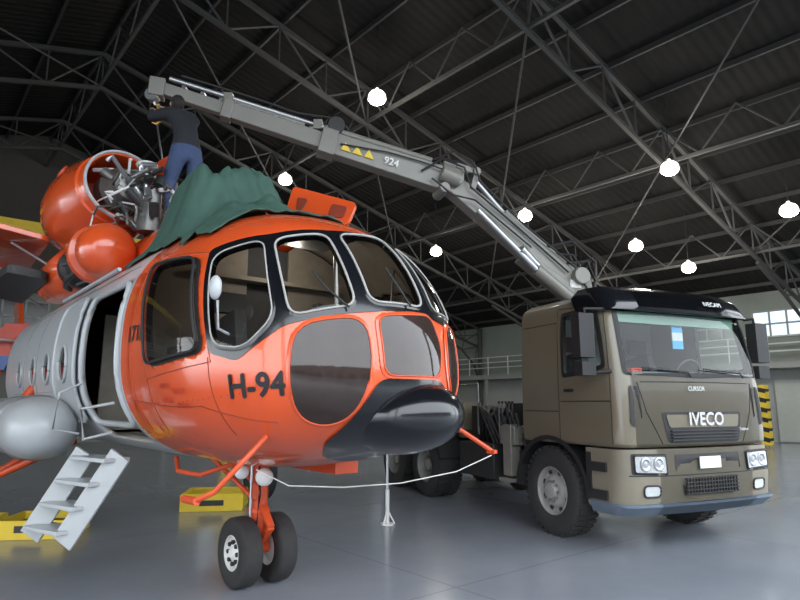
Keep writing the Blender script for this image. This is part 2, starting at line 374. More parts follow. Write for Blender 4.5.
m.lathe(c,ax,[(-1.75,.001),(-1.74,.30),(-1.66,.42),(-1.45,.50),(-1.25,.55),(-1.22,.57),(-1.19,.57),(-1.17,.575),(-.9,.60),(-.5,.57),(-.2,.50),(-.17,.50),(-.15,.47),(-.04,.455),(0,.44),(.0,.42),(-.05,.41),(-.3,.42),(-.9,.4),(-1.0,.001)],48,0,sq=(1.0,.95))
m.lathe(c,ax,[(-.02,.455),(.015,.455),(.02,.44),(.015,.425),(-.02,.42)],48,1)
m.box(c+V3((-.7,.0,-.55)),(.8,.4,.3),0)
m.obj('nacelle_cowl',[ORANGE,GREYP],heli,bevel=.02)
m=MB();m.lathe(c+V3((-.9,-.50,.30)),V3((-.15,-.85,.5)),[(0,.10),(.03,.10),(.035,.08),(.02,.06),(.02,.001)],20,0)
# hinged cowl door standing open behind the shaft opening
dp=[(-1.9,-.30,4.30),(-1.95,-.28,4.70),(-2.7,-.30,4.78),(-2.7,-.34,4.35)]
m.prism(roundpoly(dp,.08),(0,.03,0),0)
m.obj('nacelle_vent_and_door',[ORANGE2],heli)
# machinery
m=MB()
def rp(cx,cy,cz,s): return V3((cx+random.uniform(-s,s),cy+random.uniform(-s,s),cz+random.uniform(-s,s)))
m.lathe((-2.25,-.75,4.18),(1,.1,.12),[(-.6,.12),(-.3,.3),(-.1,.3),(.0,.22),(.1,.2),(.12,.1),(.2,.09),(.21,.001)],24,0)
m.cyl((-2.9,-.05,3.6),(-2.9,-.05,4.3),.3,.22,20,0);m.cyl((-2.9,-.05,4.3),(-2.9,-.05,4.6),.13,.11,16,1)
m.cyl((-2.0,-.55,3.6),(-2.0,-.55,4.1),.14,.12,16,0);m.sph((-2.0,-.62,4.42),(.13,.13,.05),2);m.cyl((-2.0,-.62,4.1),(-2.0,-.62,4.4),.03,mi=1)
m.sph((-1.9,.12,4.22),(.09,.09,.05),2);m.cyl((-1.9,.12,3.6),(-1.9,.12,4.2),.04,mi=0)
for k in range(60):
    a=rp(-2.1,-.68,4.02,.30);b=a+V3((random.uniform(-.25,.25),random.uniform(-.25,.25),random.uniform(-.2,.2)))
    q=(a+b)/2+V3((random.uniform(-.1,.1),random.uniform(-.1,.1),random.uniform(0,.12)))
    m.path([a,a.lerp(q,.6),q,q.lerp(b,.5),b],random.choice((.010,.015,.025)),6,mi=random.choice((0,1,2,3)))
for k in range(20):
    a=rp(-2.05,-.65,3.95,.28);m.cyl(a,a+V3((random.uniform(-.1,.1),random.uniform(-.15,.15),.12)),random.uniform(.03,.07),n=12,mi=random.choice((0,1,3,3)))
m.obj('gearbox_machinery',[ENGG,STEEL,WHITEP,DARKM],heli)
W2H=Matrix.Rotation(R_(50),4,'Z')@Matrix.Translation((1.29,-5.73,0))
def wl(*p): return [W2H@V3(q) for q in p]
q=wl((-1.30,6.95,4.20),(-.50,6.70,3.90),(-.60,6.65,3.62),(-1.42,6.9,3.68))
nn=(q[1]-q[0]).cross(q[3]-q[0]).normalized()
m=MB();ol=roundpoly(q,.07);m.prism(ol,nn*.05,0)
def inq(u0,u1,v0,v1,u2=None,u3=None):
    B=lambda u,v:(q[0].lerp(q[1],u)).lerp(q[3].lerp(q[2],u),v)
    return [B(u0,v0),B(u1,v0),B(u3 if u3 is not None else u1,v1),B(u2 if u2 is not None else u0,v1)]
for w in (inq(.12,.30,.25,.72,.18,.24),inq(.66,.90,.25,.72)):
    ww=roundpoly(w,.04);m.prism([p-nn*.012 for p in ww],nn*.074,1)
m.cyl(q[3]+nn*.02,q[3]+V3((-.1,-.05,-.35)),.015,n=8,mi=2);m.cyl(q[2]+nn*.02,q[2]+V3((-.35,-.1,-.4)),.015,n=8,mi=2)
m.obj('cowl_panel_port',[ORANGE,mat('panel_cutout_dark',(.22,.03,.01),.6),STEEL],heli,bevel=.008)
m=MB();m.prism(roundpoly([(-3.3,-1.35,3.62),(-3.3,-1.95,3.70),(-6.2,-2.0,3.78),(-6.2,-1.2,3.7)],.1),(0,0,.07),0)
m.prism(roundpoly([(-3.5,-1.3,3.15),(-3.5,-1.75,3.2),(-6.2,-1.8,3.3),(-6.2,-1.2,3.2)],.1),(0,0,.12),1)
for x in(-3.9,-5.6): m.cyl((x,-1.7,3.68),(x,-1.0,3.3),.02,n=8,mi=2);m.cyl((x,-1.3,3.25),(x,-1.0,3.1),.02,n=8,mi=2)
m.obj('cowl_panel_starboard',[ORANGE,DARKM,STEEL],heli,bevel=.01)
m=MB();m.prism([(-14.6,-.06,3.4),(-15.6,-.06,3.4),(-17.2,-.06,5.3),(-16.4,-.06,5.4)],(0,.12,0),0);m.box((-14.6,0,3.3),(.8,2.6,.06),1);m.obj('tail_fin',[ORANGE,GREYP],heli,bevel=.02)
X=-.45
loftx([(-1.35+X,-1.42,1.33,.02,.02),(-1.38+X,-1.42,1.33,.14,.14),(-1.5+X,-1.42,1.33,.27,.25),(-1.75+X,-1.42,1.33,.35,.32),(-2.1+X,-1.4,1.33,.38,.34),(-5.2,-1.4,1.33,.38,.34),(-5.6,-1.35,1.33,.25,.2)],ex=2.2).obj('sponson_fuel_tank',GREYP,heli,ang=80)
m=MB()
for x in(-2.7,-3.8): m.path([(x,-1.4+.395*math.sin(a),1.33+.355*math.cos(a)) for a in [i*6.283/24 for i in range(24)]],.012,6,True)
m.obj('tank_straps',STEEL,heli)
m=MB();T1,T2,B1,B2=V3((-.40,-1.12,1.16)),V3((-.95,-1.27,1.16)),V3((-.75,-1.44,.42)),V3((-1.25,-1.60,.42))
m.beam(T1,B1,.03,.20);m.beam(T2,B2,.03,.20)
for k in range(4):
    t=.06+.27*k;m.beam(T1.lerp(B1,t),T2.lerp(B2,t),.24,.035)
m.obj('boarding_steps',GREYP,heli,bevel=.006)
m=MB();m.path([(-.42,-1.2,1.35),(-.42,-1.42,1.3),(-.45,-1.45,1.55),(-.42,-1.2,1.6)],.015);m.path([(DX0,-1.22,1.3),(DX0-.02,-1.45,1.35),(DX0-.02,-1.42,1.7),(DX0,-1.22,1.8)],.012);m.obj('door_handrail',GREYP,heli)
def wheel(name,cx,cy,R,w,side,parent,rimr,mats,truck=False,bolts=8,blocks=0,rear=False):
    m=MB();ax=(0,side,0);c=V3((cx,cy,R));h=w/2
    m.lathe(c,ax,[(-h*.9,rimr),(-h,rimr*1.08),(-h,R*.85),(-h*.9,R*.95),(-h*.7,R*.99),(0,R),(h*.7,R*.99),(h*.9,R*.95),(h,R*.85),(h*1.02,R*.7),(h,rimr*1.08),(h*.9,rimr)],44,0)
    if truck:
        pr=[(h*.9,rimr),(h*.95,rimr*.97),(h*.8,rimr*.9),(h*.55,rimr*.86),(h*.5,rimr*.72),(h*.8,rimr*.60),(h*.85,rimr*.5),(h*.85,rimr*.36),(h*1.0,rimr*.33),(h*1.15,rimr*.3),(h*1.18,.001)]
        if rear: pr=[(h*.9,rimr),(h*.95,rimr*.97),(h*.3,rimr*.92),(-h*.3,rimr*.85),(-h*.35,rimr*.4),(h*.3,rimr*.38),(h*.7,rimr*.33),(h*.72,.001)]
    else: pr=[(h*.9,rimr),(h*.95,rimr*.95),(h*.6,rimr*.88),(h*.45,rimr*.7),(h*.75,rimr*.45),(h*.85,rimr*.3),(h*1.0,rimr*.25),(h*1.0,.001)]
    m.lathe(c,ax,pr,36,1);m.lathe(c,ax,[(-h*.9,rimr),(-h*.5,rimr*.8),(-h*.5,.001)],24,1)
    for k in range(bolts):
        a=2*math.pi*k/bolts;rr=rimr*(.43 if truck else .6);b=c+V3((math.cos(a)*rr,side*h*(.85 if truck else .55),math.sin(a)*rr))
        if not(rear): m.cyl(b,b+V3((0,side*.03,0)),.014 if truck else .02,n=6,mi=2 if truck else 0)
    if truck and not rear:
        for k in range(8):
            a=2*math.pi*(k+.5)/8;rr=rimr*.80;b=c+V3((math.cos(a)*rr,side*h*.5,math.sin(a)*rr));m.cyl(b,b+V3((0,side*.012,0)),.032,n=12,mi=0)
    for k in range(blocks):
        a=2*math.pi*k/blocks
        for sgn in(-1,1):
            b=c+V3((math.cos(a+sgn*.02)*(R-.004),sgn*h*.55,math.sin(a+sgn*.02)*(R-.004)))
            m.box(b,(.035,h*.7,.045),0,Matrix.Rotation(-a,3,'Y'))
    return m.obj(name,mats,parent,ang=40)
wheel('nose_wheel_starboard',0,-.17,.30,.18,-1,heli,.15,[RUBBER,WHITEP,DARKM],blocks=0)
wheel('nose_wheel_port',0,.17,.30,.18,1,heli,.15,[RUBBER,WHITEP,DARKM])
for s in(-1,1): wheel('main_wheel_%d'%s,-4.28,s*2.2,.43,.25,s,heli,.2,[RUBBER,WHITEP,DARKM])
m=MB();m.cyl((0,-.1,.3),(0,.1,.3),.045,n=12);m.cyl((0,0,.3),(.0,0,.62),.055,.06);m.cyl((0,0,.55),(0,0,1.15),.075,.085);m.cyl((0,0,.62),(0,0,.66),.1)
m.beam((0,-.09,.3),(.0,-.05,.6),.05,.04);m.beam((0,.09,.3),(0,.05,.6),.05,.04)
m.beam((.08,0,.68),(.24,0,.52),.06,.04);m.beam((.24,0,.52),(.06,0,.36),.06,.04)
m.cyl((0,0,.85),(-.95,0,1.12),.03);m.cyl((-.05,-.05,.75),(-.5,-.3,1.12),.022);m.cyl((-.05,.05,.75),(-.5,.3,1.12),.022)
m.path([(.1,-.2,1.1),(-.05,-.55,.98),(-.3,-.65,1.0),(-.5,-.6,1.1)],.022);m.cyl((.03,-.1,.5),(.03,-.1,1.08),.012,mi=1)
m.box((.1,-.05,.82),(.1,.1,.14));m.path([(.05,-.04,1.1),(.2,-.1,.8),(.15,-.1,.5),(.05,-.09,.35)],.01,mi=2)
m.obj('nose_landing_gear',[ORANGE2,STEEL,HOSE],heli,bevel=.004)
m=MB()
for s in(-1,1):
    m.cyl((-4.28,s*2.05,.43),(-4.28,s*1.15,1.9),.06,.07);m.cyl((-4.28,s*2.0,.43),(-4.0,s*.9,1.15),.045);m.cyl((-4.28,s*2.0,.45),(-2.9,s*.95,1.15),.04);m.cyl((-4.28,s*1.95,.43),(-4.28,s*2.25,.43),.06)
m.obj('main_landing_gear',[ORANGE2],heli)
m=MB();m.path([proj(hb,(1.5,-.75,1.35),0),(1.52,-.92,1.22),(1.42,-1.05,1.04),(1.3,-1.12,.98)],.018);m.cyl((1.32,-1.12,.98),(1.1,-1.12,.97),.026)
m.path([(1.3,.5,1.2),(1.25,1.0,1.40),(1.42,1.20,1.36),(1.56,1.36,1.22),(1.60,1.42,1.17)],.02);m.box((1.59,1.40,1.18),(.09,.04,.03))
m.obj('pitot_and_step_arms',ORANGE2,heli)
m=MB();m.box((.2,.55,1.05),(.8,.25,.16),0);m.sph((.75,-.35,1.02),.07,1);m.sph((.45,-.4,1.04),.06,1);m.path([(.9,-.5,1.1),(1.05,-.3,.98),(1.2,.1,.95),(1.3,.6,.95),(1.45,1.1,1.02),(1.59,1.40,1.15)],.005,mi=1)
m.obj('belly_fittings',[ORANGE2,WHITEP],heli,bevel=.01)
# ================================================================ TARPAULIN
def roofz(x,y):
    h=hb.ray_cast(V3((x,y,6)),V3((0,0,-1)))[0];return h.z if h else 2.5
NX,NY=110,90;v=[];f=[]
for i in range(NX):
    for j in range(NY):
        u=i/(NX-1);w=j/(NY-1);x=lerp(-1.40,.84,u);y=lerp(-.94,.30,w)
        x+=.14*noise.noise(V3((w*5,u*2,1)));y+=.14*noise.noise(V3((u*6,w*2,7)))
        if w<.15: y-=.12*(1-w/.15)*max(0,noise.noise(V3((u*9,3,3))))
        y=max(y,-1.10)
        g=math.exp(-(((x+.72)/.50)**6)*1.0-((y+.18)/.55)**6)
        g2=math.exp(-(((x-.0)/.45)**2)-((y+.1)/.45)**2)
        z=roofz(x,y)+.035+.70*g*(1+.12*noise.noise(V3((x*2.5,y*2.5,3))))+.24*g2*(1-g)
        th=math.atan2(y+.18,x+.72);rad=math.hypot(y+.18,x+.72)
        fold=math.sin(th*11+3*noise.noise(V3((x*2,y*2,0))))*.05*min(1,rad/.4)
        fo_=noise.noise(V3((x*3.2+y*1.5,y*4.5,0)))*.09+abs(noise.noise(V3((x*7-y*3,y*8,5))))*.10+abs(noise.noise(V3((x*13+y*2,y*6,9))))*.05+fold
        z+=fo_*(.30+.7*min(1,g+g2))
        z=max(z,roofz(x,y)+.03)
        v.append((x,y,z))
for i in range(NX-1):
    for j in range(NY-1): f.append((i*NY+j,i*NY+j+1,(i+1)*NY+j+1,(i+1)*NY+j))
tp=empty('green_tarpaulin',heli.location,heli.rotation_euler.z)
m=MB();m.add(v,f);t=m.obj('tarpaulin_cloth',TARP,tp,ang=75);s_=t.modifiers.new('s','SOLIDIFY');s_.thickness=.01
# ================================================================ TRUCK
TRZ=-66
truck=empty('military_truck',(2.965,8.21,0),R_(TRZ));truck.scale=(1,.975,1)
def outline(xf,xb,hw,rc,crown=.06,n=8,k=6,ny=8):
    pts=[(xb,-hw)]
    for i in range(1,k+1): pts.append((lerp(xb,xf-rc-crown,i/(k+1)),-hw))
    for i in range(n+1):
        a=math.pi/2*i/n;pts.append((xf-rc-crown+rc*math.sin(a),-hw+rc-rc*math.cos(a)))
    mm=hw-rc
    for i in range(1,ny): 
        y=-mm+2*mm*i/ny;pts.append((xf-crown*(y/mm)**2,y))
    return pts+[(p[0],-p[1]) for p in reversed(pts)]
def smoothlev(lev,sub):
    out=[]
    for i in range(len(lev)-1):
        p0=lev[max(0,i-1)];p1=lev[i];p2=lev[i+1];p3=lev[min(len(lev)-1,i+2)]
        for s in range(sub):
            t=s/sub;z=lerp(p1[0],p2[0],t);o=[z]
            for c in range(1,5):
                m1=(p2[c]-p0[c])/max(1e-6,p2[0]-p0[0])*(p2[0]-p1[0]);m2=(p3[c]-p1[c])/max(1e-6,p3[0]-p1[0])*(p2[0]-p1[0])
                o.append((2*t**3-3*t*t+1)*p1[c]+(t**3-2*t*t+t)*m1+(-2*t**3+3*t*t)*p2[c]+(t**3-t*t)*m2)
            out.append(tuple(o))
    return out+[lev[-1]]
def loftz(lev,mb=None,mi=0,sub=1,**kw):
    mb=mb or MB();v=[];f=[]
    if sub>1: lev=smoothlev(lev,sub)
    for z,xf,xb,hw,rc in lev:
        o=outline(xf,xb,hw,rc,**kw);L=len(o);v+=[(p[0],p[1],z) for p in o]
    for i in range(len(lev)-1):
        for j in range(L): f.append((i*L+j,i*L+(j+1)%L,(i+1)*L+(j+1)%L,(i+1)*L+j))
    f.append(tuple(reversed(range(L))));f.append(tuple(range((len(lev)-1)*L,len(lev)*L)))
    mb.add(v,f,mi);return mb
CL=[(1.12,1.28,-.54,1.2,.18),(1.16,1.30,-.54,1.22,.18),(1.5,1.3,-.54,1.22,.18),(1.88,1.27,-.54,1.22,.18),(2.2,1.22,-.54,1.21,.18),(2.65,1.12,-.54,1.19,.18),(2.82,1.0,-.54,1.15,.18),(2.90,.8,-.5,1.05,.18)]
cabm=loftz(CL,sub=16,k=60,ny=90,n=12)
cb=BVHTree.FromPolygons(cabm.v,cabm.f)
if cb.find_nearest(V3((0,-2,2)))[1].y>0: cb=BVHTree.FromPolygons(cabm.v,[tuple(reversed(q)) for q in cabm.f])
CO=V3((.3,0,2.25))
CW=[('windscreen',[(1.1,-1.05,2.68),(1.1,1.05,2.68),(1.25,1.08,1.93),(1.25,-1.08,1.93)],.08,.05)]
for s,n_ in((-1,'right'),(1,'left')): CW.append(('door_window_'+n_,[(.33,s*1.22,2.67),(.90,s*1.22,2.66),(1.01,s*1.22,2.02),(.33,s*1.22,1.94)],.05,.05))
CREG=[region(p,r,cb,CO,.015) for _,p,r,_ in CW]
kf=[q for q in cabm.f if len(q)>4 or not any(inpoly(angs(sum((V3(cabm.v[t]) for t in q),V3())/len(q),CO),h) for h in CREG)]
cabm.f=kf;cabm.m=[0]*len(kf)
co_=cabm.obj('cab_body',[OLIVE,mat('cab_lining',(.22,.22,.21),.8)],truck,ang=30)
so=co_.modifiers.new('skin','SOLIDIFY');so.thickness=.03;so.offset=-1;so.material_offset=1;so.material_offset_rim=1
TG=glassmat('truck_glass',(.85,.91,.89),mul=.8)
for n,p,r,wo in CW:
    ringframe(n+'_rubber',p,r,cb,BLACKM,truck,wi=.012,wo=wo,off=.012)
    patch(n,p,cb,TG,truck,off=.010,r=r,rings=12)
bmx=loftz([(.46,1.22,.66,1.2,.2),(.5,1.30,.66,1.22,.22),(.78,1.33,.66,1.22,.22),(1.10,1.31,.66,1.22,.2)])
bb=BVHTree.FromPolygons(bmx.v,bmx.f)
if bb.find_nearest(V3((3,0,.7)))[1].x<0: bb=BVHTree.FromPolygons(bmx.v,[tuple(reversed(q)) for q in bmx.f])
bmx.obj('bumper',OLIVEL,truck,ang=30)
loftz([(.40,1.24,.7,1.19,.2),(.50,1.345,.7,1.235,.22),(.53,1.345,.7,1.235,.22)]).obj('bumper_skirt',BLUEG,truck)
loftz([(2.66,1.19,1.10,1.225,.1),(2.70,1.20,.60,1.225,.2),(2.86,1.10,.50,1.2,.2),(2.97,.95,.52,1.1,.2),(2.99,.8,.55,1.0,.15)]).obj('sun_visor',BLACKG,truck)
CPt=lambda n,pts,mt,b=cb,off=.008,r=.04,**k: patch(n,pts,b,mt,truck,off=off,r=r,**k)
# cab interior
m=MB()
m.box((-.42,0,2.0),(.05,2.2,1.5),0);m.box((.9,0,1.62),(.42,2.2,.42),1);m.box((1.03,0,1.84),(.26,2.1,.06),1);m.box((.72,.55,1.86),(.12,.5,.12),1)
for y in(-.6,.6):
    m.box((.15,y,1.55),(.52,.52,.16),2);m.beam((-.08,y,1.6),(-.20,y,2.25),.50,.14,.42,.12,up=(0,1,0),mi=2);m.box((-.22,y,2.38),(.1,.28,.2),2)
m.box((.1,0,1.45),(.5,.5,.5),1)
m.path([(.62+.06*math.cos(a),.6+.22*math.sin(a),1.98+.17*math.cos(a)) for a in [i*6.283/24 for i in range(24)]],.016,8,True,mi=1)
m.cyl((.62,.6,1.98),(.85,.6,1.80),.03,mi=1);m.box((.62,.6,1.98),(.03,.36,.04),1)
m.obj('cab_interior',[mat('cab_bulkhead',(.40,.42,.41),.8),mat('dashboard_plastic',(.08,.083,.083),.6),mat('cab_seat_fabric',(.08,.085,.095),.9)],truck,bevel=.012)
m=MB();m.box((.98,.04,2.50),(.01,.18,.10),0);m.box((.98,.04,2.40),(.01,.18,.10),1);m.box((.98,.04,2.30),(.01,.18,.10),0);m.obj('hanging_flag',[CYAN,WHITEP],truck)
m=MB();m.box((1.05,-.35,1.92),(.18,.46,.02),0,Matrix.Rotation(R_(22),3,'Y'));m.box((1.08,.05,1.92),(.12,.3,.02),1,Matrix.Rotation(R_(24),3,'Y'));m.box((1.05,-.80,1.93),(.10,.16,.13),2);m.box((1.02,.82,1.91),(.12,.2,.09),1);m.obj('dashboard_papers',[mat('pale_blue_paper',(.25,.5,.62),.5),WHITEP,REDP],truck)
m=MB();m.box((1.02,0,2.60),(.02,2.0,.14),0);m.obj('sun_blind',[mat('visor_tint_green',(.24,.38,.31),.4)],truck)
for s in(-1,1):
    n_='right' if s<0 else 'left'
    CPt('headlight_bezel_'+n_,[(1.3,s*.64,1.05),(1.25,s*1.12,1.06),(1.25,s*1.12,.84),(1.3,s*.64,.82)],BLACKM,bb,.006,.03)
    CPt('headlight_'+n_,[(1.3,s*.66,1.03),(1.25,s*1.08,1.04),(1.25,s*1.08,.86),(1.3,s*.66,.84)],HEADL,bb,.014,.03,rim='headlight_rim_'+n_,rimr=.008,rimm=DARKM)
    for yy in(.77,.95):
        m=MB();pc=proj(bb,(1.3,s*yy,.945),.012);m.lathe(pc,(1,0,0),[(0,.075),(.012,.075),(.016,.06),(.006,.04),(.012,.001)],20,0);m.obj('headlight_reflector_%s_%d'%(n_,int(yy*100)),[STEEL],truck)
    CPt('fog_light_'+n_,[(1.3,s*.76,.72),(1.3,s*.98,.72),(1.3,s*.98,.60),(1.3,s*.76,.60)],HEADL,bb,.01,.05,rim='fog_rim_'+n_,rimr=.01,rimm=DARKM)
    CPt('corner_deflector_'+n_,[(1.25,s*.93,1.78),(1.2,s*1.06,1.8),(1.2,s*1.08,1.35),(1.25,s*.93,1.33)],BLACKM,off=.012,r=.05)
CPt('grille_upper',[(1.3,-.66,1.50),(1.3,.66,1.50),(1.3,.58,1.16),(1.3,-.58,1.16)],BLACKM,off=.006,r=.05)
CPt('grille_panel',[(1.3,-.60,1.47),(1.3,.60,1.47),(1.3,.56,1.33),(1.3,-.56,1.33)],OLIVE,off=.014,r=.03)
CPt('lower_air_intake',[(1.3,-.46,.80),(1.3,.46,.80),(1.3,.42,.60),(1.3,-.42,.60)],BLACKM,bb,.008,.04)
CPt('plate_recess',[(1.3,-.52,1.04),(1.3,.52,1.04),(1.3,.52,.86),(1.3,-.52,.86)],DARKM,bb,.008,.02)
m=MB();m.box((1.35,-.02,.945),(.012,.34,.13));m.obj('licence_plate',WHITEP,truck,bevel=.004)
m=MB()
for k in range(4): m.box((1.315,0,1.19+.035*k),(.02,1.1,.012),0)
for k in range(5): m.box((1.345,0,.62+.04*k),(.02,.85,.010),0)
for k in range(18): m.box((1.345,-.4+.047*k,.70),(.02,.010,.18),0)
m.obj('grille_slats',[DARKM],truck)
text('badge_text','IVECO',.20,(1.335,0,1.415),(0,1,0),(0,0,1),mat('chrome_badge',(.8,.8,.8),.25,metal=.6),truck,bold=.006)
text('bonnet_text','CURSOR',.07,(1.31,-.1,1.76),(0,1,0),(0,0,1),WHITEP,truck,bold=.001)
text('visor_text','IVECAM',.09,(1.185,.45,2.79),(0,1,0),(-.5,0,1),WHITEP,truck,bold=.002)
text('bumper_text','Trakker',.05,(1.335,.62,1.30),(0,1,0),(0,0,1),WHITEP,truck)
m=MB()
seamp=[[(1.1,-1.22,1.16),(1.1,-1.22,1.9),(1.02,-1.2,2.72),(.22,-1.22,2.78),(.22,-1.22,1.16)],[(1.3,-.9,1.84),(1.3,.9,1.84)],[(1.3,-.66,1.15),(1.3,-.86,1.5),(1.3,-.95,1.84)],[(1.3,.66,1.15),(1.3,.86,1.5),(1.3,.95,1.84)],[(-.5,-1.22,1.5),(.2,-1.22,1.5)],[(-.5,-1.22,2.6),(.2,-1.22,2.6)],[(.25,-1.22,1.62),(1.1,-1.22,1.62)]]
for p in seamp: seam(m,p,cb,.006)
seam(m,[(1.3,-1.2,.83),(1.35,-.6,.82),(1.35,.6,.82),(1.3,1.2,.83)],bb,.006)
m.obj('panel_gaps',BLACKM,truck,ang=90)
m=MB();m.box((.42,-1.235,1.75),(.16,.03,.035));m.box((.42,1.235,1.75),(.16,.03,.035));m.obj('door_handles',BLACKM,truck,bevel=.008)
m=MB()
for s,my,mxx in((-1,1.46,.98),(1,1.27,1.16)):
    m.box((mxx,s*my,2.35),(.14,.22,.50),0);m.box((mxx,s*(my-.01),1.98),(.13,.20,.16),0)
    m.path([(1.06,s*1.18,2.66),(mxx,s*(my-.04),2.66),(mxx,s*(my-.02),2.5)],.02);m.path([(1.12,s*1.20,1.95),(mxx,s*(my-.04),1.93)],.02)
m.obj('side_mirrors',BLACKM,truck,bevel=.03)
m=MB()
m.path([(1.29,-.15,1.90),(1.295,-.2,1.95),(1.285,-.9,1.99)],.009);m.path([(1.29,.75,1.90),(1.295,.7,1.95),(1.305,.05,1.99)],.009)
m.obj('wipers',BLACKM,truck)
m=MB()
for s in(-1,1):
    pts=[]
    for i in range(17):
        a=math.pi*i/16;pts.append((math.cos(a)*.66,.53+.62*math.sin(a)+.0))
    for i in range(16):
        (x0,z0),(x1,z1)=pts[i],pts[i+1];y0,y1=s*1.24,s*.75
        m.add([(x0,y0,z0),(x1,y0,z1),(x1,y1,z1),(x0,y1,z0)],[(0,1,2,3)])
        k=1.09;XX=lambda x:x*k;Z=lambda z:.53+(z-.53)*k
        m.add([(x0,y0,z0),(x1,y0,z1),(XX(x1),y0,Z(z1)),(XX(x0),y0,Z(z0))],[(0,1,2,3)])
    m.box((.70,s*1.0,.80),(.08,.46,.5));m.box((-.62,s*1.0,.75),(.05,.46,.45))
m.box((.05,0,1.05),(1.1,1.3,.35))
m.obj('wheel_arches',BLACKM,truck)
m=MB()
for s in(-1,1): m.box((.86,s*1.235,.60),(.26,.03,.10));m.box((.86,s*1.235,.90),(.26,.03,.10))
m.obj('entry_steps',BLACKM,truck)
RIMT=mat('grimy_wheel_rim',(.26,.255,.24),.5,var=.35,scale=9)
for s in(-1,1):
    wheel('front_wheel_%d'%s,0,s*1.07,.53,.32,s,truck,.29,[RUBBER,RIMT,STEEL],True,10,40)
    for k,x in enumerate((-3.5,-4.88)): wheel('rear_wheel_%d_%d'%(s,k),x,s*1.0,.53,.52,s,truck,.29,[RUBBER,RIMT,STEEL],True,10,40,rear=True)
m=MB()
for s in(-1,1): m.box((-2.2,s*.4,.86),(6.6,.09,.28));
m.box((-2.3,0,.86),(.1,.8,.2));m.box((-3.5,0,.53),(.2,1.7,.2));m.box((-4.88,0,.53),(.2,1.7,.2));m.box((0,0,.5),(.15,1.8,.15))
m.box((-5.5,0,.85),(.1,2.2,.2))
m.box((-1.9,-.88,.75),(1.0,.55,.5));m.box((-1.9,.88,.75),(1.2,.55,.5));m.cyl((-1.2,-.9,.62),(-1.2,-.5,.62),.15)
for s in(-1,1):
    for x in(-3.5,-4.88):
        pts=[(x+math.cos(a)*.62,.53+math.sin(a)*.62) for a in [R_(15+150*i/10) for i in range(11)]]
        for i in range(10):
            (x0,z0),(x1,z1)=pts[i],pts[i+1];m.add([(x0,s*1.25,z0),(x1,s*1.25,z1),(x1,s*.7,z1),(x0,s*.7,z0)],[(0,1,2,3)])
m.obj('chassis',[DARKM],truck,bevel=.01)
m=MB();m.box((-.62,-.4,2.0),(.1,.5,1.1));m.cyl((-.78,-.75,1.2),(-.78,-.75,2.3),.12);m.cyl((-.78,-.75,2.3),(-.78,-.75,2.85),.07)
for k in range(9): m.path([(-.8-.1*k,-1.0,1.0),(-.9-.12*k,-1.08,1.45+.04*(k%3)),(-1.2-.1*k,-1.0,1.2+.05*k),(-1.5-.1*k,-.8,.95)],.022,mi=0)
m.box((-2.6,0,1.1),(1.6,1.6,.12));m.box((-3.9,0,1.12),(1.4,1.0,.1))
for k in range(9): m.box((-1.6-.25*k,-.75+.2*random.random(),1.32),(.16,.3,.3+.35*random.random()),mi=k%3)
for k in range(5): m.cyl((-1.3,-1.1+.06*k,1.1),(-1.3,-1.1+.06*k,1.6),.012,n=6,mi=1);m.sph((-1.3,-1.1+.06*k,1.61),.022,0,8)
m.path([(-3.2,-.9,1.1),(-3.2,-.9,1.9),(-2.2,-.9,1.9),(-2.2,-.9,1.1)],.018,mi=1)
m.obj('rear_equipment',[DARKM,ENGG,OLIVE],truck,bevel=.01)
# ================================================================ CRANE
crane=empty('truck_loader_crane')
def CP(r,z,o=0): return V3((2.7-.969*r+.246*o*-1,9.1-.246*r+.969*o,z))
m=MB()
m.box((2.7,9.1,1.35),(.8,.8,.55),0,Matrix.Rotation(R_(TRZ),3,'Z'))
m.cyl((2.7,9.1,1.3),(2.7,9.1,2.4),.26,.22,20);m.cyl((2.7,9.1,2.4),(2.7,9.1,3.3),.2,.17,20)
m.beam(CP(-.12,3.0),CP(-.02,3.5),.34,.34)
m.beam(CP(0.05,3.38),CP(1.95,4.80),.26,.40,.24,.30)
m.beam(CP(.1,3.25),CP(.9,3.78),.30,.22,.30,.12)
for o in(-.17,.17): m.cyl(CP(1.92,4.85,o),CP(2.2,4.95,o),.12)
m.obj('main_boom',[OLIVED],crane,bevel=.015)
m=MB();m.cyl(CP(0,3.5,-.25),CP(0,3.5,.25),.13,n=20);m.cyl(CP(1.98,4.88,-.22),CP(1.98,4.88,.22),.12,n=20);m.cyl(CP(2.15,4.72,-.2),CP(2.15,4.72,.2),.08,n=16)
m.beam(CP(1.75,5.05),CP(2.15,5.1),.28,.12);m.beam(CP(1.7,4.75,0),CP(1.62,5.02,0),.30,.09);m.beam(CP(1.62,5.02),CP(1.95,5.1),.3,.09)
m.cyl(CP(1.64,5.02,-.2),CP(1.64,5.02,.2),.06)
m.obj('boom_joints',[OLIVED],crane,bevel=.01)
m=MB()
m.cyl(CP(.35,3.35,-.02),CP(1.0,3.85,-.22),.075,mi=0,n=16);m.cyl(CP(.35,3.85),CP(1.15,4.45),.085,n=16,mi=1);m.cyl(CP(1.15,4.45),CP(1.66,5.0),.04,n=12,mi=0)
m.cyl(CP(.15,3.1,-.22),CP(.75,3.55,-.22),.09,mi=1,n=16);m.cyl(CP(.75,3.55,-.22),CP(1.65,4.4,-.2),.05,mi=0,n=12)
m.obj('hydraulic_cylinders',[STEEL,OLIVED],crane)
sl=.225
Z=lambda r:4.86+sl*(r-2.0)
m=MB();m.beam(CP(1.85,Z(1.85)),CP(3.9,Z(3.9)),.24,.38,.22,.32);m.beam(CP(3.7,Z(3.7)-.0),CP(5.3,Z(5.3)+.02),.17,.25,.16,.23);m.beam(CP(5.2,Z(5.2)+.02),CP(6.15,Z(6.15)+.03),.13,.19,.12,.17)
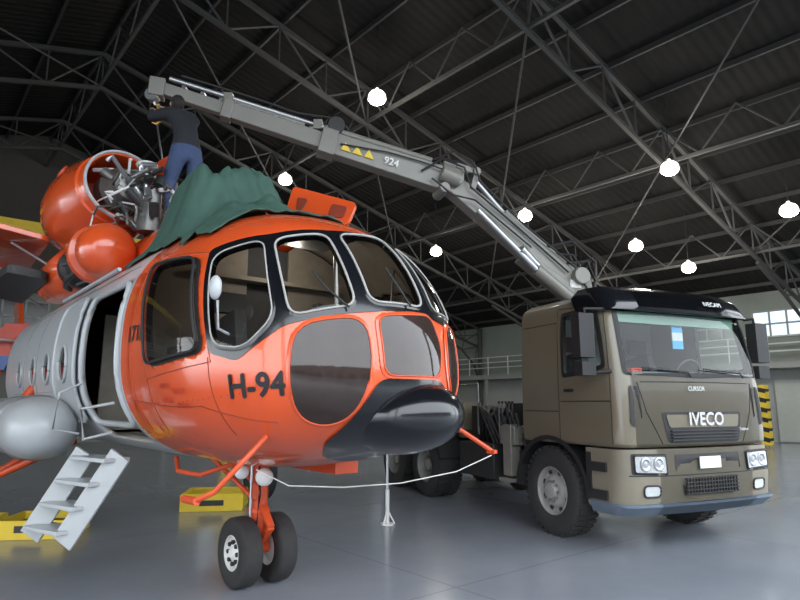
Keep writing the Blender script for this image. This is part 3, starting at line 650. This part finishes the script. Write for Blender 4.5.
m.beam(CP(3.75,Z(3.75)),CP(3.98,Z(3.98)),.28,.38);m.beam(CP(5.2,Z(5.2)+.02),CP(5.34,Z(5.34)+.02),.2,.28)
m.beam(CP(6.1,Z(6.1)+.03),CP(6.3,Z(6.3)+.0),.2,.26)
m.obj('telescopic_boom',[OLIVED],crane,bevel=.012)
m=MB();m.cyl(CP(2.3,Z(2.3)+.26,0),CP(3.9,Z(3.9)+.24,0),.05,mi=0);m.cyl(CP(3.9,Z(3.9)+.24),CP(6.05,Z(6.05)+.22),.035,mi=1)
m.cyl(CP(4.2,Z(4.2)+.17),CP(5.3,Z(5.3)+.18),.045,mi=0)
m.box(CP(4.0,Z(4.0)+.22),(.12,.2,.14),0);m.box(CP(5.25,Z(5.25)+.2),(.12,.18,.12),0);m.cyl(CP(3.75,Z(3.75)+.30,-.1),CP(3.75,Z(3.75)+.30,.1),.12,n=20,mi=2)
m.path([CP(5.9+.0,Z(5.9)+.32),CP(5.0,Z(5.0)+.34),CP(4.3,Z(4.3)+.33),CP(3.85,Z(3.85)+.42),CP(3.6,Z(3.6)+.36),CP(3.5,Z(3.5)+.2),CP(2.4,Z(2.4)+.24),CP(2.1,5.25),CP(1.8,5.2),CP(1.5,4.9)],.018,mi=2)
m.path([CP(3.7,Z(3.7)+.0,-.14),CP(3.0,Z(3.0)+.10,-.15),CP(2.5,Z(2.5)+.12,-.15),CP(2.2,5.0,-.18)],.012,mi=2)
m.path([CP(2.3,5.15,-.14),CP(2.0,5.3,-.18),CP(1.7,5.15,-.2),CP(1.6,4.85,-.2),CP(.9,4.25,-.17),CP(.1,3.65,-.18),CP(-.1,3.3,-.2)],.016,mi=2)
m.path([CP(2.5,4.95,-.16),CP(2.2,5.15,-.2),CP(1.85,5.05,-.2),CP(1.75,4.75,-.2),CP(1.0,4.2,-.16),CP(.2,3.55,-.18)],.016,mi=2)
m.path([CP(2.35,4.85,-.17),CP(2.05,4.6,-.22),CP(1.7,4.55,-.22),CP(1.4,4.35,-.18),CP(.8,3.9,-.18)],.014,mi=2)
m.path([CP(.3,3.9,.1),CP(-.05,3.9,.1),CP(-.25,3.6,.1),CP(-.2,3.1,.1),CP(-.1,2.7,.1)],.02,mi=2)
m.path([CP(.2,3.7,-.15),CP(-.15,3.75,-.15),CP(-.3,3.45,-.1),CP(-.22,3.0,0)],.02,mi=2)
m.path([CP(.5,3.95,-.1),CP(.1,4.05,-.15),CP(-.3,3.75,-.12),CP(-.32,3.3,-.05)],.02,mi=2)
for k in range(8): m.box(CP(4.1+.25*k,Z(4.1+.25*k)+.145),(.05,.1,.04),1)
m.obj('boom_pipes_and_hoses',[OLIVED,STEEL,HOSE],crane)
fu=V3((-.969,-.246,sl)).normalized();rt=-fu
def onface(r,dz): return CP(r,Z(r)+dz,-.13)
m=MB()
for k in range(3):
    c=onface(3.62-.17*k,-.02);u=V3((0,0,1));a=rt*.075
    m.prism([c-a-u*.055,c+a-u*.055,c+u*.075],V3((.246,-.969,0))*.006,0)
m.obj('warning_triangles',YEL,crane,smooth=False)
text('capacity_text','924',.15,onface(2.95,-.03)+V3((.246,-.969,0))*.01,rt,(0,0,1),WHITEP,crane,bold=.003)
m=MB();m.box((2.72,8.95,3.38),(.3,.03,.12),0,Matrix.Rotation(R_(14),3,'Z'));m.obj('data_plate',WHITEP,crane)
hp=V3((-3.30,7.62,5.48))
tip=CP(6.25,Z(6.25)-.1)
m=MB();m.path([tip,tip.lerp(hp,.5),hp+V3((0,0,.12))],.018,mi=1);m.cyl(tip+V3((0,-.06,0)),tip+V3((0,.06,0)),.09,n=16,mi=1)
m.path([hp+V3((.0,0,.14)),hp+V3((.0,0,.04)),hp+V3((.06,-.01,-.02)),hp+V3((.06,-.01,-.10)),hp+V3((0,0,-.15)),hp+V3((-.06,.01,-.12)),hp+V3((-.07,.01,-.05))],[.022,.022,.022,.024,.022,.016,.008],8,mi=0)
m.path([hp+V3((0,0,-.12)),hp+V3((.05,-.05,-.3)),hp+V3((.15,-.1,-.7)),hp+V3((.25,-.15,-1.0))],.012,mi=1)
m.obj('crane_hook',[GOLD,STEEL],crane)
m=MB();R68=Matrix.Rotation(R_(TRZ),3,'Z');o0=V3((2.965,8.21,0));o0=o0+R68@V3((-1.0,0,0))
m.box(o0+R68@V3((0,0,1.15)),(.35,2.3,.25),0,R68)
for s in(-1,1): m.box(o0+R68@V3((0,s*1.08,.95)),(.2,.16,.7),0,R68);m.box(o0+R68@V3((0,s*1.08,.55)),(.3,.26,.05),0,R68)
m.obj('stabiliser_beams',[OLIVED],crane,bevel=.01)
# ================================================================ WORKER
def skinmesh(joints,edges,sub=2):
    me=bpy.data.meshes.new('sk');me.from_pydata([j[0] for j in joints],edges,[]);o=bpy.data.objects.new('sk',me);bpy.context.collection.objects.link(o)
    sk=o.modifiers.new('s','SKIN');sk.use_smooth_shade=True
    for i,j in enumerate(joints):
        r=j[1];me.skin_vertices[0].data[i].radius=(r,r) if not isinstance(r,tuple) else r
        me.skin_vertices[0].data[i].use_root=(i==0)
    sb=o.modifiers.new('sub','SUBSURF');sb.levels=sub;sb.render_levels=sub
    bpy.context.view_layer.update()
    r=bpy.data.meshes.new_from_object(o.evaluated_get(bpy.context.evaluated_depsgraph_get()))
    v=[tuple(p.co) for p in r.vertices];f=[tuple(p.vertices) for p in r.polygons]
    bpy.data.objects.remove(o);return v,f
wk=empty('maintenance_worker')
rx=V3((.70,.71,0));fw=V3((-.71,.70,0))   # body right / forward
pel=V3((-2.64,7.02,4.70));S=1.08
def B(r,f,u): return pel+(rx*r+fw*f+V3((0,0,u)))*S
wr=hp+rx*.10-fw*.07+V3((0,0,.05));wlft=hp-rx*.10-fw*.07+V3((0,0,-.02))
shr,shl=B(.17,.22,.47),B(-.17,.22,.47)
elr=(shr+wr)/2+rx*.10+V3((0,0,-.10));ell=(shl+wlft)/2-rx*.10+V3((0,0,-.12))
J=[(B(0,0,0),(.16,.13)),(B(0,.03,.16),(.155,.12)),(B(0,.13,.34),(.175,.13)),(B(0,.22,.47),(.14,.11)),(B(0,.27,.55),.062),
   (shr,.09),(elr,.066),(wr,.042),
   (shl,.09),(ell,.066),(wlft,.042),
   (B(.10,0,-.08),.12),(B(.13,.06,-.46),.082),(B(.12,-.04,-.82),.06),(B(.12,.02,-.86),.05),(B(.13,.13,-.87),.042),
   (B(-.10,0,-.08),.12),(B(-.15,.10,-.44),.082),(B(-.14,-.02,-.82),.06),(B(-.14,.04,-.86),.05),(B(-.15,.15,-.87),.042)]
E=[(0,1),(1,2),(2,3),(3,4),(3,5),(5,6),(6,7),(3,8),(8,9),(9,10),(0,11),(11,12),(12,13),(13,14),(14,15),(0,16),(16,17),(17,18),(18,19),(19,20)]
v,f=skinmesh(J,E)
mi=[]
for q in f:
    c=sum((V3(v[k]) for k in q),V3())/len(q)-pel
    mi.append(1 if c.z<.04 and c.z>-.88 else (2 if c.z<=-.88 else 0))
m=MB();m.v=list(v);m.f=list(f);m.m=mi;m.obj('body',[JACKET,JEANS,BLACKM],wk,ang=180,fix=False)
hc=B(0,.36,.68);hm=MB();fwd=(fw*.8+V3((0,0,.35))).normalized();upv=(V3((0,0,1))-fwd*fwd.z).normalized();RM=Matrix((rx,fwd,upv)).transposed()
vv=[];n=28
for k in range(15):
    ph=math.pi*k/14
    for i in range(n):
        a=2*math.pi*i/n;x=.078*math.sin(ph)*math.cos(a);y=.098*math.sin(ph)*math.sin(a);z=.122*math.cos(ph)
        if z<0: x*=1-.25*(-z/.118);y=y*(1-.1*(-z/.118))+.012*(-z/.118)
        if y>.07 and abs(x)<.02 and -.035<z<.02: y+=.02
        vv.append(hc+RM@V3((x,y,z)))
hm.add(vv,[(k*n+i,(k+1)*n+i,(k+1)*n+(i+1)%n,k*n+(i+1)%n) for k in range(14) for i in range(n)],0)
for s in(-1,1):
    hm.sph(hc+RM@V3((s*.079,-.005,-.005)),(.012,.02,.032),0,12,RM);hm.sph(hc+RM@V3((s*.03,.088,.012)),.011,2,10)
hm.sph(hc+RM@V3((0,.091,-.055)),(.025,.008,.006),3,10,RM)
hm.sph(hc+RM@V3((0,-.014,.028)),(.087,.10,.107),1,24,RM)
hm.cyl(B(0,.27,.54),hc+RM@V3((0,-.02,-.07)),.057,.052,n=16,mi=0)
hm.obj('head',[SKIN,HAIR,WHITEP,REDP],wk,ang=180,fix=False)
for hand,(w0,el,s) in {'right':(wr,elr,1),'left':(wlft,ell,-1)}.items():
    d=(w0-el).normalized();palm=w0+d*.07;sd=d.cross(V3((0,0,1))).normalized()*s;nu=sd.cross(d)*s
    hj=[(w0,.026),(w0+d*.04,.034),(palm+d*.02,.036)];he=[(0,1),(1,2)]
    v,f=skinmesh(hj,he,2);hm=MB();hm.add(v,f)
    for k in range(4):
        off=sd*(-.03+.02*k);L=(.030,.036,.034,.027)[k]
        p0=palm+d*.02+off;p1=p0+d*L;p2=p1+d*L*.4-nu*L*.8;p3=p2-d*L*.5-nu*L*.4
        v,f=skinmesh([(p0,.010),(p1,.009),(p2,.0085),(p3,.0075)],[(0,1),(1,2),(2,3)],1);hm.add(v,f)
    p0=w0+d*.04-sd*.03;p1=p0-sd*.03+d*.02;p2=p1+d*.03-nu*.01
    v,f=skinmesh([(p0,.012),(p1,.011),(p2,.009)],[(0,1),(1,2)],1);hm.add(v,f)
    hm.obj('hand_'+hand,SKIN,wk,ang=180,fix=False)
# ================================================================ GROUND ITEMS
def tray(name,x,y,rz,L=1.0,W=.7,Hh=.24):
    e=empty(name,(x,y,0),rz);m=MB();t=.03
    m.box((0,0,.03),(L-.02,W-.02,.04))
    for s in(-1,1): m.box((0,s*(W/2),Hh/2),(L+.04,t,Hh));m.box((s*(L/2),0,Hh/2),(t,W,Hh))
    m.path([(-L/2,-W/2,Hh),(L/2,-W/2,Hh),(L/2,W/2,Hh),(-L/2,W/2,Hh)],.02,6,True)
    m.obj('tray_body',[YEL],e,bevel=.005);m=MB();m.box((0,0,.09),(L-.1,W-.1,.08));m.box((0,-W/2-.018,.12),(L*.4,.006,.08));m.obj('tray_contents',[DARKM],e)
tray('yellow_drip_tray',-2.88,9.75,R_(8),.88,.7,.24)
tray('yellow_drip_tray.001',-4.45,7.85,R_(5),.8,.7,.2)
tray('yellow_drip_tray.002',-5.4,7.85,R_(3),.6,.6,.18)
e=empty('support_stand',(-.17,8.4,0));m=MB();m.cyl((0,0,.0),(0,0,.02),.09,mi=0);m.cyl((0,0,.02),(0,0,.45),.028);m.cyl((0,0,.45),(0,0,.95),.02,mi=1)
for k in range(3):
    a=k*2.09;m.cyl((0,0,.2),(.1*math.cos(a),.1*math.sin(a),0.01),.01)
m.obj('stand_post',[WHITEP,STEEL],e)
# ================================================================ HANGAR
HA=R_(40)
def hobj(mb,name,mats,**k): return mb.obj(name,mats,None,rz=HA,**k)
AR,BB,EV,RG=28.3,28.0,6.3,4.0;SL=.268
def rz_(a): return EV+(AR-a)*SL if a>RG else EV+(AR-RG)*SL-(RG-a)*SL
fm=bpy.data.materials.new('polished_concrete_floor');fm.use_nodes=True;nt=fm.node_tree;b=nt.nodes['Principled BSDF']
tc=nt.nodes.new('ShaderNodeTexCoord');n1=nt.nodes.new('ShaderNodeTexNoise');n1.inputs['Scale'].default_value=.6;n1.inputs['Detail'].default_value=8;n1.inputs['Roughness'].default_value=.65
n2=nt.nodes.new('ShaderNodeTexNoise');n2.inputs['Scale'].default_value=1.5;n2.inputs['Detail'].default_value=3
nt.links.new(tc.outputs['Object'],n1.inputs['Vector']);nt.links.new(tc.outputs['Object'],n2.inputs['Vector'])
cr=nt.nodes.new('ShaderNodeValToRGB');cr.color_ramp.elements[0].position=.3;cr.color_ramp.elements[1].position=.7
cr.color_ramp.elements[0].color=(.20,.218,.252,1);cr.color_ramp.elements[1].color=(.255,.275,.308,1);nt.links.new(n1.outputs['Fac'],cr.inputs[0])
br=nt.nodes.new('ShaderNodeTexBrick');br.offset=0;br.inputs['Scale'].default_value=.25;br.inputs['Mortar Size'].default_value=.003;br.inputs['Brick Width'].default_value=1;br.inputs['Row Height'].default_value=1
br.inputs['Color1'].default_value=(1,1,1,1);br.inputs['Color2'].default_value=(1,1,1,1);br.inputs['Mortar'].default_value=(.78,.78,.78,1);nt.links.new(tc.outputs['Object'],br.inputs['Vector'])
mx=nt.nodes.new('ShaderNodeMix');mx.data_type='RGBA';mx.blend_type='MULTIPLY';mx.inputs[0].default_value=1;nt.links.new(cr.outputs[0],mx.inputs[6]);nt.links.new(br.outputs[0],mx.inputs[7]);nt.links.new(mx.outputs[2],b.inputs['Base Color'])
mr=nt.nodes.new('ShaderNodeMapRange');mr.inputs['To Min'].default_value=.13;mr.inputs['To Max'].default_value=.24;nt.links.new(n2.outputs['Fac'],mr.inputs[0]);nt.links.new(mr.outputs[0],b.inputs['Roughness'])
m=MB();m.box((5,0,-.1),(160,160,.2));hobj(m,'floor',fm,smooth=False)
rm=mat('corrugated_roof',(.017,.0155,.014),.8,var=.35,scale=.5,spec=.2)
nt=rm.node_tree;b=nt.nodes['Principled BSDF'];tc=nt.nodes.new('ShaderNodeTexCoord');wv=nt.nodes.new('ShaderNodeTexWave');wv.bands_direction='Y';wv.inputs['Scale'].default_value=1.2
nt.links.new(tc.outputs['Object'],wv.inputs['Vector']);bp=nt.nodes.new('ShaderNodeBump');bp.inputs['Strength'].default_value=.6;bp.inputs['Distance'].default_value=.05;nt.links.new(wv.outputs['Fac'],bp.inputs['Height']);nt.links.new(bp.outputs[0],b.inputs['Normal'])
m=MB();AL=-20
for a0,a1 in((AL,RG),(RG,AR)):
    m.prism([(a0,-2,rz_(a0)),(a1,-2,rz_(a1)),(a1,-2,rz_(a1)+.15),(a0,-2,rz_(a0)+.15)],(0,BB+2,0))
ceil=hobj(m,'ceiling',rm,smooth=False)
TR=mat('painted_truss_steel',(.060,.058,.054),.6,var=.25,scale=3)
TD=1.15
def truss(mb,b,r=.055):
    n=32;pts=[]
    for i in range(n+1):
        a=lerp(AL,AR-.2,i/n)
        pts.append((a,rz_(a)-.25,rz_(a)-.25-TD))
    for i in range(n):
        a0,t0,l0=pts[i];a1,t1,l1=pts[i+1]
        mb.beam((a0,b,t0),(a1,b,t1),.12,.12);mb.beam((a0,b,l0),(a1,b,l1),.11,.11)
        if i%2==0: mb.cyl((a0,b,t0),(a1,b,l1),.035,n=5)
        else: mb.cyl((a0,b,l0),(a1,b,t1),.035,n=5)
        mb.cyl((a1,b,l1),(a1,b,t1),.028,n=5)
    mb.cyl((AR-.4,b,0),(AR-.4,b,rz_(AR)-.2),.13,n=8)
    pk=[(AR-.5,2.8),(AR-.9,3.9),(AR-2.0,4.8),(AR-3.6,5.5),(AR-6,6.4-.05)]
    for (x0,z0),(x1,z1) in zip(pk[:-1],pk[1:]): mb.beam((x0,b,z0),(x1,b,z1),.1,.1)
    for x,z in pk[1:-1]: mb.cyl((x,b,z),(x+.3,b,rz_(x)-1.3),.03,n=5);mb.cyl((x,b,z),(AR-.4,b,z+.3),.03,n=5)
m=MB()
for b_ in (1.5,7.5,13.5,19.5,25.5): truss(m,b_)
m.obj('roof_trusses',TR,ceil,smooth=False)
m=MB()
a=AL+.8
while a<AR:
    m.box((a,13,rz_(a)-.10),(.07,30,.14));a+=1.55
m.obj('roof_purlins',mat('purlin_steel',(.036,.034,.032),.6),ceil,smooth=False)
m=MB()
for a in(-8,-2,4,10,16,22):
    zt,zb=rz_(a)-.3,rz_(a)-1.35
    m.beam((a,-2,zb),(a,BB,zb),.09,.09)
    for k in range(15):
        b0=-1.5+k*2;m.cyl((a,b0,zb),(a,b0+1,zt),.028,n=5);m.cyl((a,b0+1,zt),(a,b0+2,zb),.028,n=5)
for b_ in(1.5,7.5,13.5,19.5):
    for a in(-2,4,10,16): m.cyl((a,b_,rz_(a)-1.35),(a+6,b_+6,rz_(a+6)-1.35),.03,n=5)
m.obj('roof_bracing',TR,ceil,smooth=False)
WU=mat('upper_wall_cladding',(.080,.072,.062),.8,var=.15,scale=1)
WL=mat('grey_green_wall',(.24,.265,.23),.7,var=.12,scale=1.2)
WLL=mat('pale_wall_panel',(.45,.47,.43),.6,var=.08)
WW=mat('window_daylight_glass',(.5,.55,.58),.2,emis=(.75,.88,1),est=.9)
WD=mat('window_dark_glass',(.05,.052,.05),.2)
m=MB();m.box((4,BB+.1,1.6),(48.6,.2,3.2),1);m.box((4,BB+.1,4.6),(48.6,.2,2.8),0);
m.prism([(AL,BB,6),(AR,BB,6),(AR,BB,rz_(AR)),(RG,BB,rz_(RG)),(AL,BB,rz_(AL))],(0,.2,0),2)
wb=hobj(m,'wall_back',[WL,mat('lower_wall',(.18,.185,.17),.7),WU],smooth=False)
m=MB();m.box((AR+.1,13,1.5),(.2,30.2,3.0),1);m.box((AR+.1,13,4.65),(.2,30.2,3.3),0);wr_=hobj(m,'wall_right',[WL,mat('lower_wall_right',(.36,.37,.34),.7)],smooth=False)
m=MB();m.prism([(AL,-2.3,9.2),(AR,-2.3,9.2),(AR,-2.3,9.25),(RG,-2.3,rz_(RG)),(AL,-2.3,9.25)],(0,.2,0),0)  # unseen door header and posts, added to show in glass reflections
for a in(-20,-8,16,28): m.box((a,-2.4,4.6),(.5,.4,9.2),0)
hobj(m,'wall_front',[WU],smooth=False)
MC=mat('mezzanine_concrete',(.26,.265,.25),.7)
m=MB();m.box((AR-.7,13,3.1),(1.4,30,.25),0)
for k in range(11): m.box((AR-1.3,-1+k*2.8,1.5),(.15,.15,3.0),0)
m.obj('mezzanine_walkway_right',[MC],wr_,smooth=False)
m=MB();m.box((4,BB-.7,3.1),(46,1.4,.25),0)
for k in range(12): m.box((-16+k*3.6,BB-1.3,1.5),(.15,.15,3.0),0)
m.obj('mezzanine_walkway_back',[MC],wb,smooth=False)
RP=mat('railing_paint',(.55,.56,.53),.5)
m=MB()
for z in(3.65,3.95,4.25): m.cyl((AR-1.35,-2,z),(AR-1.35,BB-1.3,z),.03,n=6)
for k in range(20): m.cyl((AR-1.35,-1.5+k*1.5,3.2),(AR-1.35,-1.5+k*1.5,4.25),.03,n=6)
m.obj('balcony_railing_right',[RP],wr_,smooth=False)
m=MB()
for z in(3.65,3.95,4.25): m.cyl((-19,BB-1.35,z),(AR-1.3,BB-1.35,z),.03,n=6)
for k in range(31): m.cyl((-18.5+k*1.5,BB-1.35,3.2),(-18.5+k*1.5,BB-1.35,4.25),.03,n=6)
m.obj('balcony_railing_back',[RP],wb,smooth=False)
m=MB()
for k in range(14): m.box((16+k*.3,BB-2.0,.2+k*.22),(.32,1.1,.05),0)
for s in(-.55,.55): m.beam((16,BB-2+s,.1),(20.2,BB-2+s,3.2),.06,.25);m.beam((16,BB-2+s,1.1),(20.2,BB-2+s,4.2),.05,.05)
m.obj('metal_staircase',[mat('stair_paint',(.45,.46,.42),.5)],wb,smooth=False)
def window(i,c,w,h,axis,lit):
    m=MB();fr=mat('window_frame_%d'%i,(.3,.31,.3),.5)
    sz=(w,.08,h) if axis=='b' else (.08,w,h)
    m.box(c,sz,0)
    for k in range(5):
        t=-w/2+w*k/4
        if axis=='b': m.box((c[0]+t,c[1]-.05,c[2]),(.07,.06,h),1)
        else: m.box((c[0]-.05,c[1]+t,c[2]),(.06,.07,h),1)
    for t in(-h/2,0,h/2):
        if axis=='b': m.box((c[0],c[1]-.05,c[2]+t),(w,.06,.07),1)
        else: m.box((c[0]-.05,c[1],c[2]+t),(.06,w,.07),1)
    hobj(m,'window_%d'%i,[WW if lit else WD,fr],smooth=False)
for i,a in enumerate((-12,-7,-2,3,8,13,18,23)): window(i+1,(a,BB-.03,5.0),3.2,1.3,'b',a in(13,23))
for i,b_ in enumerate((4.9,8.6,12.5,16.5,20.5)): window(i+9,(AR-.03,b_,4.9),2.6,1.1,'a',i in(1,3,4))
m=MB();m.box((AR-.06,8.6,1.3),(.1,1.4,2.5),0);hobj(m,'door_1',[WLL],smooth=False)
m=MB();m.box((26.5,9.2,1.15),(.32,.32,2.3),0)
for k in range(6): m.box((26.5,9.2,.2+k*.38),(.34,.34,.17),1,Matrix.Rotation(R_(14),3,'X'))
hobj(m,'hazard_striped_bollard',[YEL,BLACKM],smooth=False)
m=MB();m.beam((-14,20,6.6),(9,20,6.6),.35,.45);m.cyl((-14,20,0),(-14,20,6.4),.2,n=8);m.cyl((9,20,0),(9,20,6.4),.2,n=8);m.beam((-1,20.2,6.0),(7,20.2,4.6),.14,.2)
hobj(m,'yellow_gantry_beam',[YEL],smooth=False)
for k,(x,y,z) in enumerate(((-.6,14.57,9.5),(-4,19.9,9.3),(1.44,23.3,7.6),(4.15,19.15,7.75),(7.98,19.7,6.87),(7.2,15.2,7.8),(10.1,20.5,6.3),(10.8,16,6.9),(7.5,24.2,6.2))):
    e=empty('pendant_lamp' if k==0 else 'pendant_lamp.%03d'%k,(x,y,z));m=MB()
    a=x*.766+y*.643
    m.lathe((0,0,0),(0,0,1),[(-.08,.235),(-.02,.235),(.06,.215),(.12,.17),(.16,.10),(.18,.05),(.23,.04),(.24,.001)],24,0);m.lathe((0,0,0),(0,0,1),[(-.08,.225),(-.14,.20),(-.19,.13),(-.215,.05),(-.22,.001)],24,1)
    m.cyl((0,0,.22),(0,0,max(.5,rz_(a)-z)),.012,n=6,mi=2);m.obj('lamp_shade',[LAMPH,LAMPM,DARKM],e)
    l=bpy.data.lights.new('lamp_bulb','POINT');l.energy=150;l.color=(1,.95,.85);l.shadow_soft_size=.2;lo=bpy.data.objects.new('lamp_bulb',l);bpy.context.collection.objects.link(lo);lo.parent=e;lo.location=(0,0,-.45)
e=empty('parked_red_helicopter',(-17.2,17.0,0),R_(178));m=MB()
loftx([(2.2,0,1.6,.05,.05),(1.9,0,1.6,.5,.5),(1,0,1.7,.85,.85),(-.5,0,1.8,.85,.9),(-1.8,0,2.1,.4,.5),(-6,0,2.5,.18,.22)],24,0,m,2.1)
m.prism([(-5.0,-.04,2.5),(-6.2,-.04,2.5),(-6.8,-.04,3.8),(-6.1,-.04,3.8)],(0,.08,0),0);m.prism([(-5.6,-.05,2.5),(-6.2,-.05,2.5),(-6.4,-.05,2.9),(-5.8,-.05,2.9)],(0,.10,0),1);m.cyl((-.2,0,2.6),(-.2,0,3.3),.1,mi=2);m.box((-.2,0,3.3),(9,.25,.05),0,Matrix.Rotation(R_(60),3,'Z'));m.sph((1.5,0,1.85),(.7,.72,.5),2)
for s in(-1,1):
    m.cyl((-1.5,s,.06),(2,s,.06),.05,mi=2)
    for x in(-.8,1): m.cyl((x,s,.06),(x,s*.5,1.1),.04,mi=2)
m.obj('fuselage_and_boom',[REDP,BLUEP,DARKM],e)
m=MB();m.box((0,-46,4.5),(120,8,9),0)  # unseen block with dark openings, added for the glass to reflect
for k in range(14): m.box((-52+k*8,-41.9,2.7),(4.5,.2,4.6),1)
hobj(m,'added_reflection_block',[mat('reflection_block_wall',(.14,.13,.12),.8),BLACKM],smooth=False)
# ================================================================ LIGHT + CAMERA
w=bpy.data.worlds.new('overcast_sky');bpy.context.scene.world=w;w.use_nodes=True;nt=w.node_tree;bg=nt.nodes['Background']
tc=nt.nodes.new('ShaderNodeTexCoord');sp=nt.nodes.new('ShaderNodeSeparateXYZ');cr=nt.nodes.new('ShaderNodeValToRGB')
nt.links.new(tc.outputs['Generated'],sp.inputs[0]);nt.links.new(sp.outputs['Z'],cr.inputs[0]);nt.links.new(cr.outputs[0],bg.inputs[0])
cr.color_ramp.elements[0].position=0.0;cr.color_ramp.elements[0].color=(.82,.87,.92,1);cr.color_ramp.elements[1].position=.8;cr.color_ramp.elements[1].color=(.84,.92,1,1)
bg.inputs[1].default_value=5.8
cam=bpy.data.cameras.new('camera');co=bpy.data.objects.new('camera',cam);bpy.context.collection.objects.link(co)
cam.lens=27;cam.sensor_width=36;co.location=(0,0,1.6);co.rotation_euler=(R_(90+9.74),0,0)
bpy.context.scene.camera=co
bpy.context.scene.view_settings.view_transform='Standard'
bpy.context.scene.view_settings.look='None'
